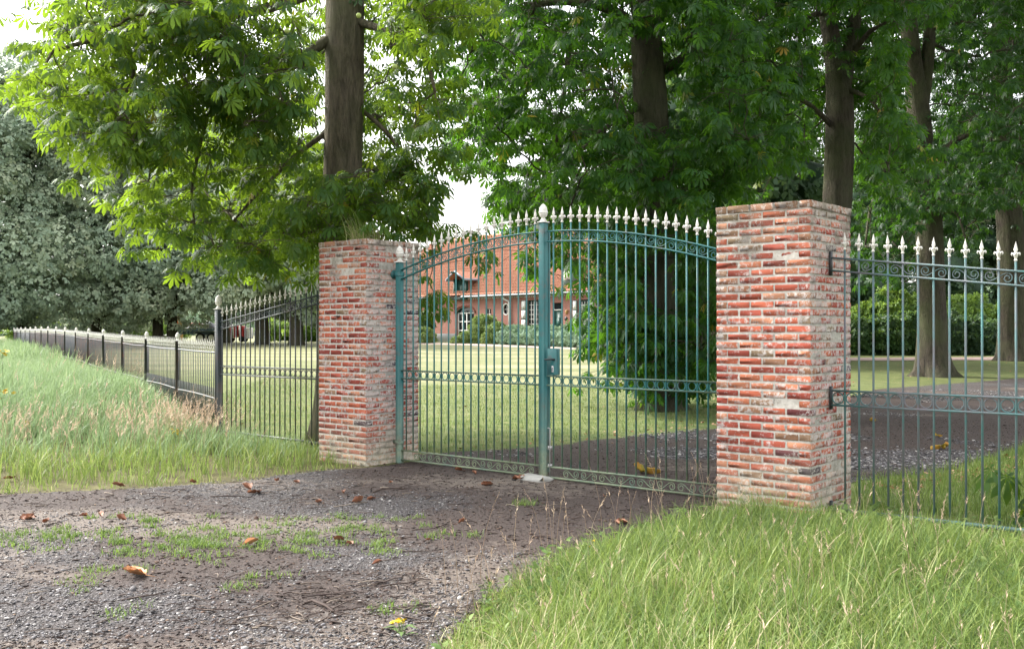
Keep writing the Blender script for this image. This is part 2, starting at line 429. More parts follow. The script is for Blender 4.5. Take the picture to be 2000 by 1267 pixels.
M['brick'] = brick_mat('pillar_brick', False)
M['mortar'] = brick_mat('pillar_mortar', True)

# paints
def paint(name, a, b, moss=0.0, rust=0.0, rough=0.45):
    g = NG(name); p = g.pos(); n1 = g.noise(p, 3.0, 5, 0.65); n2 = g.noise(p, 60, 4, 0.7); z = g.sep(p)[2]
    c = g.mix(g.ramp(n1, [(0.35, 0.0), (0.65, 1.0)]), a, b)
    c = g.mix(g.math('MULTIPLY', n2, 0.35), c, (0.6, 0.65, 0.65), 'MULTIPLY')
    if moss:
        mr = g.n('ShaderNodeMapRange'); mr.inputs['From Min'].default_value = 0.9; mr.inputs['From Max'].default_value = 0.05; g.l(z, mr.inputs['Value'])
        mm = g.math('MULTIPLY', g.math('MULTIPLY', mr.outputs[0], g.ramp(g.noise(p, 5, 5, 0.7), [(0.3, 0.2), (0.65, 1.0)])), moss, clamp=True)
        c = g.mix(mm, c, g.ramp(n2, [(0.3, (0.16, 0.19, 0.09)), (0.7, (0.27, 0.3, 0.2))]))
    if rust:
        c = g.mix(g.math('MULTIPLY', g.ramp(g.noise(p, 7, 6, 0.75), [(0.52, 0.0), (0.64, 1.0)]), rust), c, (0.14, 0.065, 0.045))
    g.base(c); g.rough(rough, 0.45); g.bump(n2, 0.15, 0.004); return g.m
M['teal'] = paint('teal_gate_paint', (0.016, 0.115, 0.118), (0.028, 0.155, 0.152), 0.95, 0.4)
M['teal_moss'] = paint('mossy_rail_paint', (0.05, 0.13, 0.12), (0.12, 0.17, 0.1), 0.9, 0.15, 0.6)
M['dark_paint'] = paint('dark_green_fence_paint', (0.024, 0.042, 0.046), (0.052, 0.052, 0.06), 0.3, 0.3)
M['worn_paint'] = paint('weathered_fence_paint', (0.045, 0.16, 0.155), (0.14, 0.13, 0.15), 0.25, 0.15, 0.6)
M['rust_paint'] = paint('rusty_fence_paint', (0.05, 0.055, 0.06), (0.09, 0.075, 0.075), 0.2, 0.9, 0.7)
M['white'] = None
g = NG('old_white_paint'); p = g.pos(); c = g.ramp(g.noise(p, 35, 5, 0.7), [(0.3, (0.45, 0.42, 0.37)), (0.5, (0.68, 0.66, 0.61)), (0.7, (0.78, 0.76, 0.72))]); g.base(c); g.rough(0.6, 0.3); M['white'] = g.m
def plain(name, c, rough=0.6, spec=0.3, var=0.25, scale=8.0, metal=0.0):
    g = NG(name); n = g.noise(g.coord('Object'), scale, 5, 0.65)
    g.base(g.mix(g.math('MULTIPLY', n, var), c, tuple(0.45 * x for x in c))); g.rough(rough, spec); g.p.inputs['Metallic'].default_value = metal; return g.m
M['black_iron'] = plain('black_iron', (0.035, 0.037, 0.04), 0.5)
M['steel'] = plain('galvanised_steel', (0.45, 0.45, 0.44), 0.45, 0.5, 0.3, 20, 0.6)
M['concrete'] = plain('old_concrete', (0.42, 0.41, 0.38), 0.9, 0.1, 0.5, 30)
M['plinth'] = plain('grey_plinth_render', (0.42, 0.42, 0.42), 0.9, 0.1, 0.3, 3)
M['white_wood'] = plain('white_painted_wood', (0.75, 0.74, 0.7), 0.5)
M['green_wood'] = plain('dark_green_painted_wood', (0.02, 0.075, 0.06), 0.4)
M['dark_glass'] = plain('dark_window_glass', (0.02, 0.025, 0.03), 0.08, 0.6, 0.1)
M['lead'] = plain('grey_lead', (0.3, 0.33, 0.4), 0.5)
M['zinc'] = plain('zinc_gutter', (0.3, 0.31, 0.32), 0.5)
M['copper'] = plain('brass_lamp', (0.35, 0.2, 0.08), 0.4)
M['trailer_blue'] = plain('blue_grey_trailer_paint', (0.16, 0.23, 0.27), 0.5)
M['rubber'] = plain('black_rubber', (0.02, 0.02, 0.02), 0.8)
M['red_paint'] = plain('red_machine_paint', (0.42, 0.03, 0.03), 0.5)
M['orange_paint'] = plain('orange_paint', (0.5, 0.13, 0.04), 0.5)
M['grey_tarp'] = plain('grey_tarpaulin', (0.2, 0.21, 0.23), 0.6)
M['yellow_flower'] = plain('yellow_petals', (0.75, 0.5, 0.02), 0.6)
M['stem'] = plain('green_stem', (0.1, 0.16, 0.05), 0.6)
M['conker'] = plain('green_conker_husk', (0.3, 0.38, 0.1), 0.6)
M['pale_path'] = plain('pale_path', (0.40, 0.33, 0.28), 0.9, 0.1, 0.3, 1.5)
g = NG('house_brick'); bt = g.n('ShaderNodeTexBrick'); q = g.coord('Object'); mp = g.n('ShaderNodeMapping'); mp.inputs['Rotation'].default_value = (math.radians(90), 0, 0); g.l(q, mp.inputs['Vector']); g.l(mp.outputs[0], bt.inputs['Vector'])
bt.inputs['Scale'].default_value = 1.0; bt.inputs['Brick Width'].default_value = 0.22; bt.inputs['Row Height'].default_value = 0.07; bt.inputs['Mortar Size'].default_value = 0.008
bt.inputs['Color1'].default_value = (0.28, 0.105, 0.08, 1); bt.inputs['Color2'].default_value = (0.34, 0.135, 0.1, 1); bt.inputs['Mortar'].default_value = (0.4, 0.3, 0.26, 1)
g.base(g.mix(g.math('MULTIPLY', g.noise(q, 1.2, 5), 0.35), bt.outputs['Color'], (0.6, 0.5, 0.5), 'MULTIPLY')); g.rough(0.9, 0.15); M['house_brick'] = g.m
g = NG('pantile'); q = g.coord('Object'); n1 = g.noise(q, 2.0, 5, 0.7); n2 = g.noise(q, 9, 4, 0.7)
c = g.ramp(n2, [(0.3, (0.27, 0.10, 0.06)), (0.5, (0.38, 0.17, 0.11)), (0.7, (0.5, 0.26, 0.18))]); c = g.mix(g.math('MULTIPLY', g.ramp(n1, [(0.55, 0.0), (0.75, 1.0)]), 0.6), c, (0.26, 0.22, 0.09)); g.base(c); g.rough(0.85, 0.2); M['pantile'] = g.m

# ------------------------------------------------------------------ gate frame of reference
TH = math.radians(50)
U = np.array((-math.sin(TH), math.cos(TH)))       # along the gate line, away from the camera
Vv = np.array((math.cos(TH), math.sin(TH)))       # through the gate, into the grounds
CL = np.array((-1.664, 11.35)); CR = np.array((2.385, 7.95))
RZ = -math.radians(40)                            # local +X along the gate to the right, +Y into the grounds
PW = 0.84
def gp(t, s): return CL - U * t + Vv * s

# ------------------------------------------------------------------ ground and drive
def axis(lo, hi, n, p=3.0):
    u = np.linspace(-1, 1, n)
    return np.sign(u) * np.abs(u) ** p * (hi - lo) / 2
xs = axis(-700, 700, 221, 2.6); ys = 14 + axis(-700, 700, 221, 2.6)
gx, gy = np.meshgrid(xs, ys)
gz = T(gx, gy)
fs_ = (gx - CL[0]) * Vv[0] + (gy - CL[1]) * Vv[1]
long_side = (gx + 4.1) * 0.868 + (gy - 13.97) * 0.497      # left of the long railing when negative
verge = np.where((fs_ < 0.5) | (long_side < 0.3), 1.0, 0.0)
n0, n1_ = gx.shape
idx = np.arange(n0 * n1_).reshape(n0, n1_)
q = np.stack([idx[:-1, :-1], idx[:-1, 1:], idx[1:, 1:], idx[1:, :-1]], -1).reshape(-1, 4)
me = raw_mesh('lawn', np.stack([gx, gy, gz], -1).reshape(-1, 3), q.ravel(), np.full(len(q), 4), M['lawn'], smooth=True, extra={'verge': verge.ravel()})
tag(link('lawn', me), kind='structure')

DRIVE = np.array([(-14, 8.6), (-9, 9.1), (-4.84, 9.4), (-3.4, 9.75), (-2.6, 10.4), (-2.0, 11.05), (-1.6, 11.3), (-1.1, 11.85), (-1.15, 12.4), (0, 13.0), (1.83, 14.5), (3.2, 15.6), (5.5, 19), (8.85, 24.5), (16, 30), (40, 46),
                  (46, 40), (20, 17.0), (6.85, 13.3), (4.93, 11.1), (3.5, 10.1), (2.9, 8.9), (2.2, 8.7), (1.75, 8.45), (1.6, 8.15), (0.97, 7.57), (0.35, 6.78), (-0.12, 5.77), (-0.36, 4.69), (-0.8, 3), (-1.6, -2), (-14, -2)], float)
def sdist(P, poly):
    """signed distance, negative inside"""
    d2 = np.full(len(P), 1e9); ins = np.zeros(len(P), bool)
    n = len(poly)
    for i in range(n):
        a = poly[i]; b = poly[(i + 1) % n]; e = b - a; w_ = P - a
        t = np.clip((w_ @ e) / (e @ e), 0, 1); dd = w_ - t[:, None] * e
        d2 = np.minimum(d2, (dd ** 2).sum(1))
        c1 = (a[1] > P[:, 1]) != (b[1] > P[:, 1])
        xx = (b[0] - a[0]) * (P[:, 1] - a[1]) / ((b[1] - a[1]) if abs(b[1] - a[1]) > 1e-12 else 1e-12) + a[0]
        ins ^= c1 & (P[:, 0] < xx)
    return np.where(ins, -1, 1) * np.sqrt(d2)
def drive_masks(x, y):
    """where grey gravel and pale sand come through the leaf mould"""
    gv = fbm(x * 0.9 + 3, y * 0.9 + 8, 5, 4)
    sd = fbm(x * 0.55 + 11, y * 0.9, 21, 4)
    # worn, gravelly wheel tracks across the front; mould by the gate line
    s = (x - CL[0]) * Vv[0] + (y - CL[1]) * Vv[1]
    gv = gv + 0.06 * ss((-s - 0.8) / 1.4) - 0.10 * np.exp(-((s + .3) / 0.9) ** 2) - 0.06
    sd = sd - 0.06 + 0.10 * ss((6.8 - y) / 1.5) + 0.09 * ss((-x - 2.0) / 1.5) * ss((9.6 - y) / 1.5) - 0.1 * ss((s + 2.2) / 1.5)
    return np.clip(gv, 0, 1), np.clip(sd, 0, 1)
def relief(x, y):
    return 0.03 * fbm(x * 1.4, y * 1.4, 3, 3) + 0.008 * fbm(x * 9, y * 9, 31, 3)
def sheet(x0, x1, y0, y1, step):
    ax = np.arange(x0, x1 + 1e-6, step); ay = np.arange(y0, y1 + 1e-6, step)
    X, Y = np.meshgrid(ax, ay); P = np.stack([X.ravel(), Y.ravel()], 1)
    sd = sdist(P, DRIVE) + 0.30 * (fbm(P[:, 0] * 1.5, P[:, 1] * 1.5, 9) - 0.5) + 0.10 * (fbm(P[:, 0] * 7, P[:, 1] * 7, 19) - 0.5)
    z = T(P[:, 0], P[:, 1]) + 0.006 + relief(P[:, 0], P[:, 1]) * ss(-sd / 0.25)
    gv, sa = drive_masks(P[:, 0], P[:, 1])
    idx = np.arange(len(P)).reshape(X.shape)
    q = np.stack([idx[:-1, :-1], idx[:-1, 1:], idx[1:, 1:], idx[1:, :-1]], -1).reshape(-1, 4)
    q = q[(sd[q] < 0.02).all(1)]
    used = np.unique(q); mp_ = np.full(len(P), -1); mp_[used] = np.arange(len(used))
    return np.column_stack([P, z])[used], mp_[q], gv[used], sa[used]
parts = [sheet(-12, 6, -2, 4, 0.2), sheet(-8.4, 7.6, 4, 16, 0.05), sheet(-12, -8.4, 4, 16, 0.2), sheet(7.6, 46, 4, 16, 0.2), sheet(0, 46, 16, 46, 0.2)]
Vs, Qs, G_, S_ = [], [], [], []; off = 0
for a, b, c_, d_ in parts:
    Vs.append(a); Qs.append(b + off); G_.append(c_); S_.append(d_); off += len(a)
q = np.concatenate(Qs)
me = raw_mesh('gravel_drive', np.concatenate(Vs), q.ravel(), np.full(len(q), 4), M['drive'], smooth=True, extra={'gravel': np.concatenate(G_), 'sand': np.concatenate(S_)})
tag(link('gravel_drive', me), kind='structure')

# pale strips of path before the house and before the hedge
def strip(name, pts, wd, mat):
    mb = MB(); pts = [np.array(p, float) for p in pts]
    vs = []
    for i, p_ in enumerate(pts):
        d = pts[min(i + 1, len(pts) - 1)] - pts[max(i - 1, 0)]; d /= np.linalg.norm(d); nn = np.array((-d[1], d[0]))
        for sgn in (-1, 1):
            w2 = p_ + nn * sgn * wd * (0.5 + 0.06 * math.sin(i * 2.1 + sgn)); vs.append((w2[0], w2[1], float(T(w2[0], w2[1])) + 0.02))
    mb.add(vs, [(2 * i, 2 * i + 1, 2 * i + 3, 2 * i + 2) for i in range(len(pts) - 1)])
    o = mb.build(name, mat); tag(o, kind='structure'); return o
def poly_line(a, b, n): return [tuple(np.array(a) + (np.array(b) - np.array(a)) * i / n) for i in range(n + 1)]
strip('house_path', poly_line((-14, 76.2), (10, 45.6), 40), 3.0, M['pale_path'])
M['pink_path'] = plain('pink_grey_path', (0.27, 0.2, 0.18), 0.9, 0.1, 0.4, 1.5)
strip('garden_path', poly_line((10, 40.5), (60, 46), 40), 2.6, M['pink_path'])

# ------------------------------------------------------------------ brick pillars
def pillar(corner, label, seed):
    """front right corner on the ground; local x runs to the left edge at 0..-PW, y into the grounds"""
    r = random.Random(seed)
    root = empty('brick_pillar', (corner[0], corner[1], 0), RZ, label, 'gate pillar', 'brick gate pillars')
    nc = 38; ch = 2.55 / nc; bp = PW / 4; D = 0.1
    mb = MB(); Z0 = -0.14
    H = PW / 2
    def put(cx, cy, z, hx, hy, face, top=False, end=0):
        out = r.uniform(-0.0025, 0.002) + (0.006 if top else 0)
        if r.random() < 0.02 and not top: out -= 0.006
        c = np.array((cx, cy, z)) + np.array(face) * out
        hz = ch / 2 - (0.0082 if not top else 0.003)
        jx = 0.0068 + r.uniform(0, 0.002); jy = 0.0072
        if abs(face[0]) > .5: jx = 0.0
        if abs(face[1]) > .5: jy = 0.0
        if end and jx > 0: c = c + np.array((end * jx / 2, 0, 0)); jx *= 0.5
        elif end and jy > 0: c = c + np.array((0, end * jy / 2, 0)); jy *= 0.5
        vs, fs = bevbox(c, (hx - jx, hy - jy, hz - r.uniform(0, 0.0015)), 0.0035)
        tl = r.uniform(-0.006, 0.006)
        vs = [v + np.array((r.uniform(-.002, .002), r.uniform(-.002, .002), r.uniform(-.002, .002) + (v[0] - cx) * tl)) for v in vs]
        mb.add(vs, fs, 0, 0.87 + 0.13 * r.random() if top else r.random())
    for k in range(-2, nc):
        z = (k + 0.5) * ch; top = k == nc - 1
        even = (k % 2 == 0)
        for sgn in (-1, 1):
            if even:
                for i in range(4): put(-PW + bp * (i + 0.5), H + sgn * (H - D / 2), z, bp / 2, D / 2, (0, sgn, 0), top, -1 if i == 0 else (1 if i == 3 else 0))
                for i in range(3): put(-H + sgn * (H - D / 2), D + (PW - 2 * D) / 3 * (i + 0.5), z, D / 2, (PW - 2 * D) / 6, (sgn, 0, 0), top)
            else:
                for i in range(4): put(-H + sgn * (H - D / 2), bp * (i + 0.5), z, D / 2, bp / 2, (sgn, 0, 0), top, -1 if i == 0 else (1 if i == 3 else 0))
                for i in range(3): put(-PW + D + (PW - 2 * D) / 3 * (i + 0.5), H + sgn * (H - D / 2), z, (PW - 2 * D) / 6, D / 2, (0, sgn, 0), top)
    # paving of flat bricks that closes the top
    for i in range(3):
        for j in range(6):
            put(-PW + D + (PW - 2 * D) / 3 * (i + 0.5), D + (PW - 2 * D) / 6 * (j + 0.5), 2.55 - ch / 2 - 0.006, (PW - 2 * D) / 6, (PW - 2 * D) / 12, (0, 0, 0), True)
    mb.build('brickwork', M['brick'], root)
    m2 = MB()
    # mortar core with a slightly uneven, smeared face
    n = 42; nz = 130
    ring = []
    e = 0.0045
    x0, x1, y0, y1 = -PW + e, -e, e, PW - e
    per = []
    for i in range(n): per.append((x0 + (x1 - x0) * i / n, y0, 0, -1))
    for i in range(n): per.append((x1, y0 + (y1 - y0) * i / n, 1, 0))
    for i in range(n): per.append((x1 + (x0 - x1) * i / n, y1, 0, 1))
    for i in range(n): per.append((x0, y1 + (y0 - y1) * i / n, -1, 0))
    per = np.array(per); L = len(per)
    zz = np.linspace(Z0, 2.55 - 0.012, nz)
    A, Bz = np.meshgrid(np.arange(L), zz)
    d = 0.004 * (fbm(A / 5.0 + seed * 7, Bz * 14, seed) - 0.5) + 0.002 * (fbm(A / 1.3, Bz * 60, seed + 5) - 0.5)
    px = per[A.astype(int), 0] + per[A.astype(int), 2] * d; py = per[A.astype(int), 1] + per[A.astype(int), 3] * d
    V_ = np.stack([px, py, Bz], -1).reshape(-1, 3)
    fs = []
    for j in range(nz - 1):
        for i in range(L):
            i2 = (i + 1) % L; fs.append((j * L + i, j * L + i2, (j + 1) * L + i2, (j + 1) * L + i))
    fs.append(tuple((nz - 1) * L + i for i in range(L)))
    m2.add(V_, fs)
    m2.build('mortar', M['mortar'], root, smooth=False)
    return root
PL = pillar(CL, 'narrower looking red brick gate pillar with dry grass on its flat top', 3)
PR = pillar(CR, 'taller looking lime stained red brick gate pillar between the gate and the teal fence', 11)
mb = MB(); mb.box((-0.49, -0.012, 1.665), (0.035, 0.02, 0.006)); mb.build('iron_cramp', M['black_iron'], PL)
mb = MB(); mb.box((-0.30, -0.010, 2.0), (0.03, 0.016, 0.005)); mb.build('iron_cramp', M['black_iron'], PL)

# ------------------------------------------------------------------ ironwork pieces
def spear_mesh(hh, wd, name):
    """cast spear head with two curled side leaves; its foot at z = 0"""
    mb = MB()
    r = 0.0095 * hh / 0.165
    k = hh / 0.165
    mb.lathe([(r * 1.05, 0), (r * 1.5, 0.006 * k), (r * 1.5, 0.012 * k), (r * 1.0, 0.018 * k), (r * 1.0, 0.06 * k), (r * 1.5, 0.066 * k), (r * 1.0, 0.072 * k)], 8)
    bw = wd * 0.25
    mb.lathe([(r * 0.8, 0.07 * k), (bw * 0.72, 0.083 * k), (bw, 0.095 * k), (bw * 0.86, 0.108 * k), (bw * 0.45, 0.136 * k), (bw * 0.16, 0.156 * k), (0.0006, 0.165 * k)], 8, sy=0.55)
    for ax in range(4):
        a = ax * math.pi / 2; reach = wd / 2 * (1.0 if ax % 2 == 0 else 0.75)
        pr = [(0.12, 0.022), (0.3, 0.048), (0.58, 0.068), (0.86, 0.07), (1.0, 0.058), (0.9, 0.046)]
        pts = [(math.cos(a) * q_ * reach, math.sin(a) * q_ * reach, z_ * k) for q_, z_ in pr]
        mb.tube(pts, [0.006 * k, 0.0072 * k, 0.0078 * k, 0.0072 * k, 0.0058 * k, 0.0035 * k], 6)
    me = mb.mesh(name, M['white']); 
    return me
SPEAR = spear_mesh(0.165, 0.072, 'spear_head_cast')
SPEAR_S = spear_mesh(0.145, 0.06, 'spear_head_small_cast')
def acorn_mesh(name, s=1.0):
    mb = MB()
    mb.box((0, 0, 0.006 * s), (0.047 * s, 0.047 * s, 0.006 * s), bev=0.002)
    prof = [(0.042, 0.012), (0.038, 0.02), (0.026, 0.034), (0.019, 0.048), (0.022, 0.056), (0.036, 0.066), (0.042, 0.08), (0.044, 0.094), (0.045, 0.098), (0.049, 0.102), (0.049, 0.107), (0.045, 0.11), (0.045, 0.122), (0.041, 0.142), (0.035, 0.162), (0.022, 0.18), (0.008, 0.193), (0.001, 0.196)]
    mb.lathe([(a * s, b * s) for a, b in prof], 16)
    return mb.mesh(name, M['white'], smooth=False)
ACORN = acorn_mesh('acorn_finial_cast')
def s_scroll_mesh(wd, hh, rad, name, mat, flip=1):
    """an S shaped double scroll lying in the x-z plane"""
    pts = []
    cx, cz = -0.27 * wd, 0.06 * hh
    n = 26
    for i in range(n):
        f = i / (n - 1)
        a = math.radians(-90 - 470 * (1 - f)); rr = hh * (0.13 + 0.30 * f ** 0.9) * (1.0 if f < 0.75 else 1 + 0.1 * (f - 0.75))
        pts.append((cx + rr * math.cos(a) * 0.95, cz + rr * math.sin(a)))
    p0 = pts[-1]; p3 = (-p0[0], -p0[1]); c1 = (p0[0] + 0.2 * wd, p0[1]); c2 = (p3[0] - 0.2 * wd, p3[1])
    mid = []
    for i in range(1, 12):
        t = i / 12; b = [(1 - t) ** 3, 3 * t * (1 - t) ** 2, 3 * t * t * (1 - t), t ** 3]
        mid.append(tuple(b[0] * p0[j] + b[1] * c1[j] + b[2] * c2[j] + b[3] * p3[j] for j in (0, 1)))
    allp = pts + mid + [(-x, -z) for x, z in reversed(pts)]
    mb = MB(); mb.tube([(x, 0, z * flip) for x, z in allp], rad, 5)
    return mb.mesh(name, mat, smooth=True)
def ring_mesh(rad, tr, name, mat):
    mb = MB(); n = 28
    mb.tube([(rad * math.cos(2 * math.pi * i / n), 0, rad * math.sin(2 * math.pi * i / n)) for i in range(n)], tr, 6, closed=True)
    return mb.mesh(name, mat, smooth=True)
def bar_obj(parent, x, z0, z1, rad, mat, spear=None, y=0.0, lean=0.0):
    mb = MB(); mb.tube([(0, 0, 0), (lean * (z1 - z0), 0, z1 - z0)], rad, 8)
    b = mb.build('bar', mat, parent, True, (x, y, z0))
    if spear:
        link('spearhead', spear, b, (lean * (z1 - z0), 0, z1 - z0 - 0.004), (random.uniform(-.03, .03), random.uniform(-.03, .03), random.uniform(-.12, .12)))
    return b
def rail_obj(parent, pts, hx, hz, mat, name='rail'):
    """flat iron rail along points (x, z)"""
    mb = MB()
    for i in range(len(pts) - 1):
        (a, az), (b, bz) = pts[i], pts[i + 1]
        vs = [(x_, y_, z_) for (x_, zc) in ((a, az), (b, bz)) for y_ in (-hx, hx) for z_ in (zc - hz, zc + hz)]
        fs = [(0, 2, 6, 4), (1, 5, 7, 3), (0, 4, 5, 1), (2, 3, 7, 6)]
        if i == 0: fs.append((0, 1, 3, 2))
        if i == len(pts) - 2: fs.append((4, 6, 7, 5))
        mb.add(vs, fs)
    return mb.build(name, mat, parent)
def post_obj(parent, x, z0, z1, half, mat, y=0.0, finial=True, name='post', fs=1.0):
    mb = MB(); mb.box((0, 0, (z1 - z0) / 2), (half, half, (z1 - z0) / 2), bev=0.006)
    p_ = mb.build(name, mat, parent, loc=(x, y, z0))
    if finial: link('finial', ACORN, p_, (0, 0, z1 - z0), None, (fs, fs, fs))
    return p_

# ------------------------------------------------------------------ the double gate
GS = 0.43
MIDT = 2.232
def arch(t): return 2.515 - 0.33 * ((t - MIDT) / 2.15) ** 2
gate_scroll = {f: s_scroll_mesh(0.226, 0.088, 0.0048, 'gate_scroll_iron', M['teal'], f) for f in (1, -1)}
gate_scroll_low = {f: s_scroll_mesh(0.226, 0.088, 0.0048, 'gate_low_scroll_iron', M['teal_moss'], f) for f in (1, -1)}
gate_ring = ring_mesh(0.0405, 0.0052, 'gate_ring_iron', M['teal'])
def gate_leaf(t_h, t_m, label, hinge_post, mid_post):
    """t_h hinge side, t_m meeting side, both on the gate line"""
    P0_ = gp(t_h, GS)
    root = empty('gate_leaf', (P0_[0], P0_[1], 0), RZ, label, 'gate', 'leaves of the double gate')
    sg = 1 if t_m > t_h else -1
    a, b = sorted((0.0, t_m - t_h))
    la, lb = a + 0.035, b - 0.035
    tt = lambda x: t_h + x
    n = 22
    def curve(dz): return [(la + (lb - la) * i / n, arch(tt(la + (lb - la) * i / n)) + dz) for i in range(n + 1)]
    rail_obj(root, curve(0), 0.014, 0.0075, M['teal'])
    rail_obj(root, curve(-0.105), 0.014, 0.0075, M['teal'])
    for zc, mt in ((1.034, M['teal_moss']), (0.94, M['teal_moss']), (0.108, M['teal_moss']), (0.0, M['teal_moss'])):
        rail_obj(root, [(la, zc), (lb, zc)], 0.015, 0.0075, mt)
    nb = 18; sp = (lb - la) / (nb + 0.35)
    xs_ = [la + sp * (i + 0.7) for i in range(nb)]
    for i, x in enumerate(xs_):
        bar_obj(root, x, 0.112, arch(tt(x)) + 0.085, 0.0088, M['teal'], SPEAR)
    for i in range(nb + 1):
        x = la + sp * (i + 0.2)
        if x - 0.04 > la and x + 0.04 < lb: link('ring', gate_ring, root, (x, 0, 0.987))
    for i in range(0, nb, 2):
        x = xs_[i]; f = 1 if (i // 2) % 2 == 0 else -1
        if x - 0.1 < la or x + 0.1 > lb: continue
        sl = (arch(tt(x + 0.05)) - arch(tt(x - 0.05))) / 0.1
        link('scroll', gate_scroll[f], root, (x, 0.0, arch(tt(x)) - 0.0525), (0, -math.atan(sl), 0))
        link('scroll', gate_scroll_low[f], root, (x, 0.0, 0.054))
    return root, la, lb, sg
GLt, la, lb, _ = gate_leaf(0.10, MIDT, 'gate leaf hinged on the grassy topped pillar, with square meeting post and no lock', True, True)
post_obj(GLt, 0.0, -0.045, 2.29, 0.036, M['teal'], name='hinge_post')
mb = MB(); mb.box((-0.06, 0, 2.155), (0.045, 0.012, 0.022)); mb.tube([(-0.1, 0, 2.155), (-0.086, 0, 2.155)], [0.052, 0.052], 20); mb.tube([(-0.086, 0, 2.155), (-0.075, 0, 2.155)], [0.03, 0.02], 14); mb.box((0, 0, 2.155), (0.041, 0.041, 0.026), bev=0.004); mb.build('hinge', M['teal'], GLt)
mb = MB(); mb.box((-0.05, 0, 0.2), (0.05, 0.012, 0.02)); mb.box((0, 0, 0.2), (0.041, 0.041, 0.02), bev=0.004); mb.build('hinge', M['teal'], GLt)
mpost = post_obj(GLt, MIDT - 0.10, 0.0, 2.606, 0.037, M['teal'], name='meeting_post')
GRt, la2, lb2, _ = gate_leaf(4.35, MIDT + 0.02, 'gate leaf with the lock box and black handle, hinged on the lime stained pillar', True, False)
post_obj(GRt, 0.0, -0.045, 2.27, 0.036, M['teal'], name='hinge_post')
mb = MB(); mb.box((0.055, 0, 2.13), (0.05, 0.012, 0.022)); mb.box((0, 0, 2.13), (0.041, 0.041, 0.026), bev=0.004); mb.build('hinge', M['teal'], GRt)
xm = MIDT + 0.02 - 4.35
mb = MB(); mb.box((xm - 0.008, 0.062, 1.28), (0.022, 0.016, 1.24), bev=0.003); mb.build('stile', M['teal'], GRt)
mb = MB(); mb.box((0, 0, 0), (0.062, 0.03, 0.135), bev=0.006); lock = mb.build('lock_box', M['teal'], GRt, loc=(xm + 0.118, -0.005, 1.18))
mb = MB()
mb.tube([(0.03, -0.03, 0.025), (0.03, -0.055, 0.025)], 0.011, 10); mb.tube([(0.035, -0.055, 0.025), (0.0, -0.058, 0.028), (-0.05, -0.056, 0.022), (-0.075, -0.053, 0.026)], [0.009, 0.009, 0.008, 0.006], 8)
mb.tube([(0.03, 0.03, 0.025), (0.03, 0.06, 0.025), (0.0, 0.063, 0.024), (-0.04, 0.062, 0.02)], [0.01, 0.009, 0.008, 0.007], 8)
mb.build('handle', M['black_iron'], lock, True)
mb = MB(); mb.box((0.01, -0.032, -0.073), (0.013, 0.003, 0.032), bev=0.002); kp = mb.build('keyhole_plate', M['steel'], lock)
mb = MB(); mb.tube([(0.01, -0.0352, -0.062), (0.01, -0.037, -0.062)], 0.0065, 10); mb.box((0.01, -0.0362, -0.076), (0.003, 0.001, 0.012)); mb.build('keyhole', M['black_iron'], kp)
mb = MB(); mb.tube([(xm + 0.075, -0.012, 0.02), (xm + 0.075, -0.012, 0.50), (xm + 0.06, -0.03, 0.505)], 0.0075, 8); mb.box((xm + 0.07, -0.004, 0.30), (0.02, 0.012, 0.02)); mb.box((xm + 0.07, -0.004, 0.12), (0.02, 0.012, 0.015)); mb.build('drop_bolt', M['steel'], GRt)

# concrete stop under the meeting posts
mb = MB(); vs, fs = bevbox(np.zeros(3), (0.17, 0.1, 0.045), 0.03)
vs = [v + np.array((random.uniform(-.015, .015), random.uniform(-.012, .012), random.uniform(-.008, .008))) for v in vs]; mb.add(vs, fs)
pt = gp(MIDT + 0.0, GS - 0.14)
o = mb.build('gate_stop', M['concrete'], loc=(pt[0], pt[1], -0.02), rot=(0, 0, RZ)); tag(o, 'rough pale concrete gate stop sunk in the drive below the meeting posts', 'gate stop')

# ------------------------------------------------------------------ ramped fence panels beside the pillars
def ramp_panel(origin, length, zt0, zt1, ground, mats, label, spear, spacing, ringr, sgn, nm, last_post):
    root = empty('fence_panel', (origin[0], origin[1], 0), RZ, label, 'fence panel', 'tall ramped fence panels')
    mm, mr = mats
    X = lambda d: sgn * d
    top = lambda d: zt0 + (zt1 - zt0) * d / length
    for dz in (0.0, -0.105):
        rail_obj(root, [(X(0.0), top(0) + dz), (X(length), top(length) + dz)], 0.014, 0.0075, mr)
    for zc in (1.005, 0.885):
        rail_obj(root, [(X(0.0), zc), (X(length), zc)], 0.015, 0.0075, mr)
    rail_obj(root, [(X(0.0), ground + 0.05), (X(length), ground + 0.07)], 0.014, 0.014, mr)
    rg = ring_mesh(ringr, 0.0052, nm + '_ring_iron', mm); sc_ = {f: s_scroll_mesh(spacing * 1.96, 0.086, 0.0045, nm + '_scroll_iron', mm, f) for f in (1, -1)}
    n = int((length - 0.06) / spacing); i = 0
    d = spacing
    while d < length - 0.04:
        bar_obj(root, X(d), ground + 0.02, top(d) + 0.075 + 0.0, 0.0088, mm, spear)
        if i % 2 == 1 and d + spacing < length:
            sl = (zt1 - zt0) / length * sgn
            link('scroll', sc_[1 if i % 4 == 1 else -1], root, (X(d + spacing), 0, top(d + spacing) - 0.0525), (0, -math.atan(sl), 0))
        if d < length - spacing * 0.4: link('ring', rg, root, (X(d - spacing / 2), 0, 0.945))
        d += spacing; i += 1
    return root
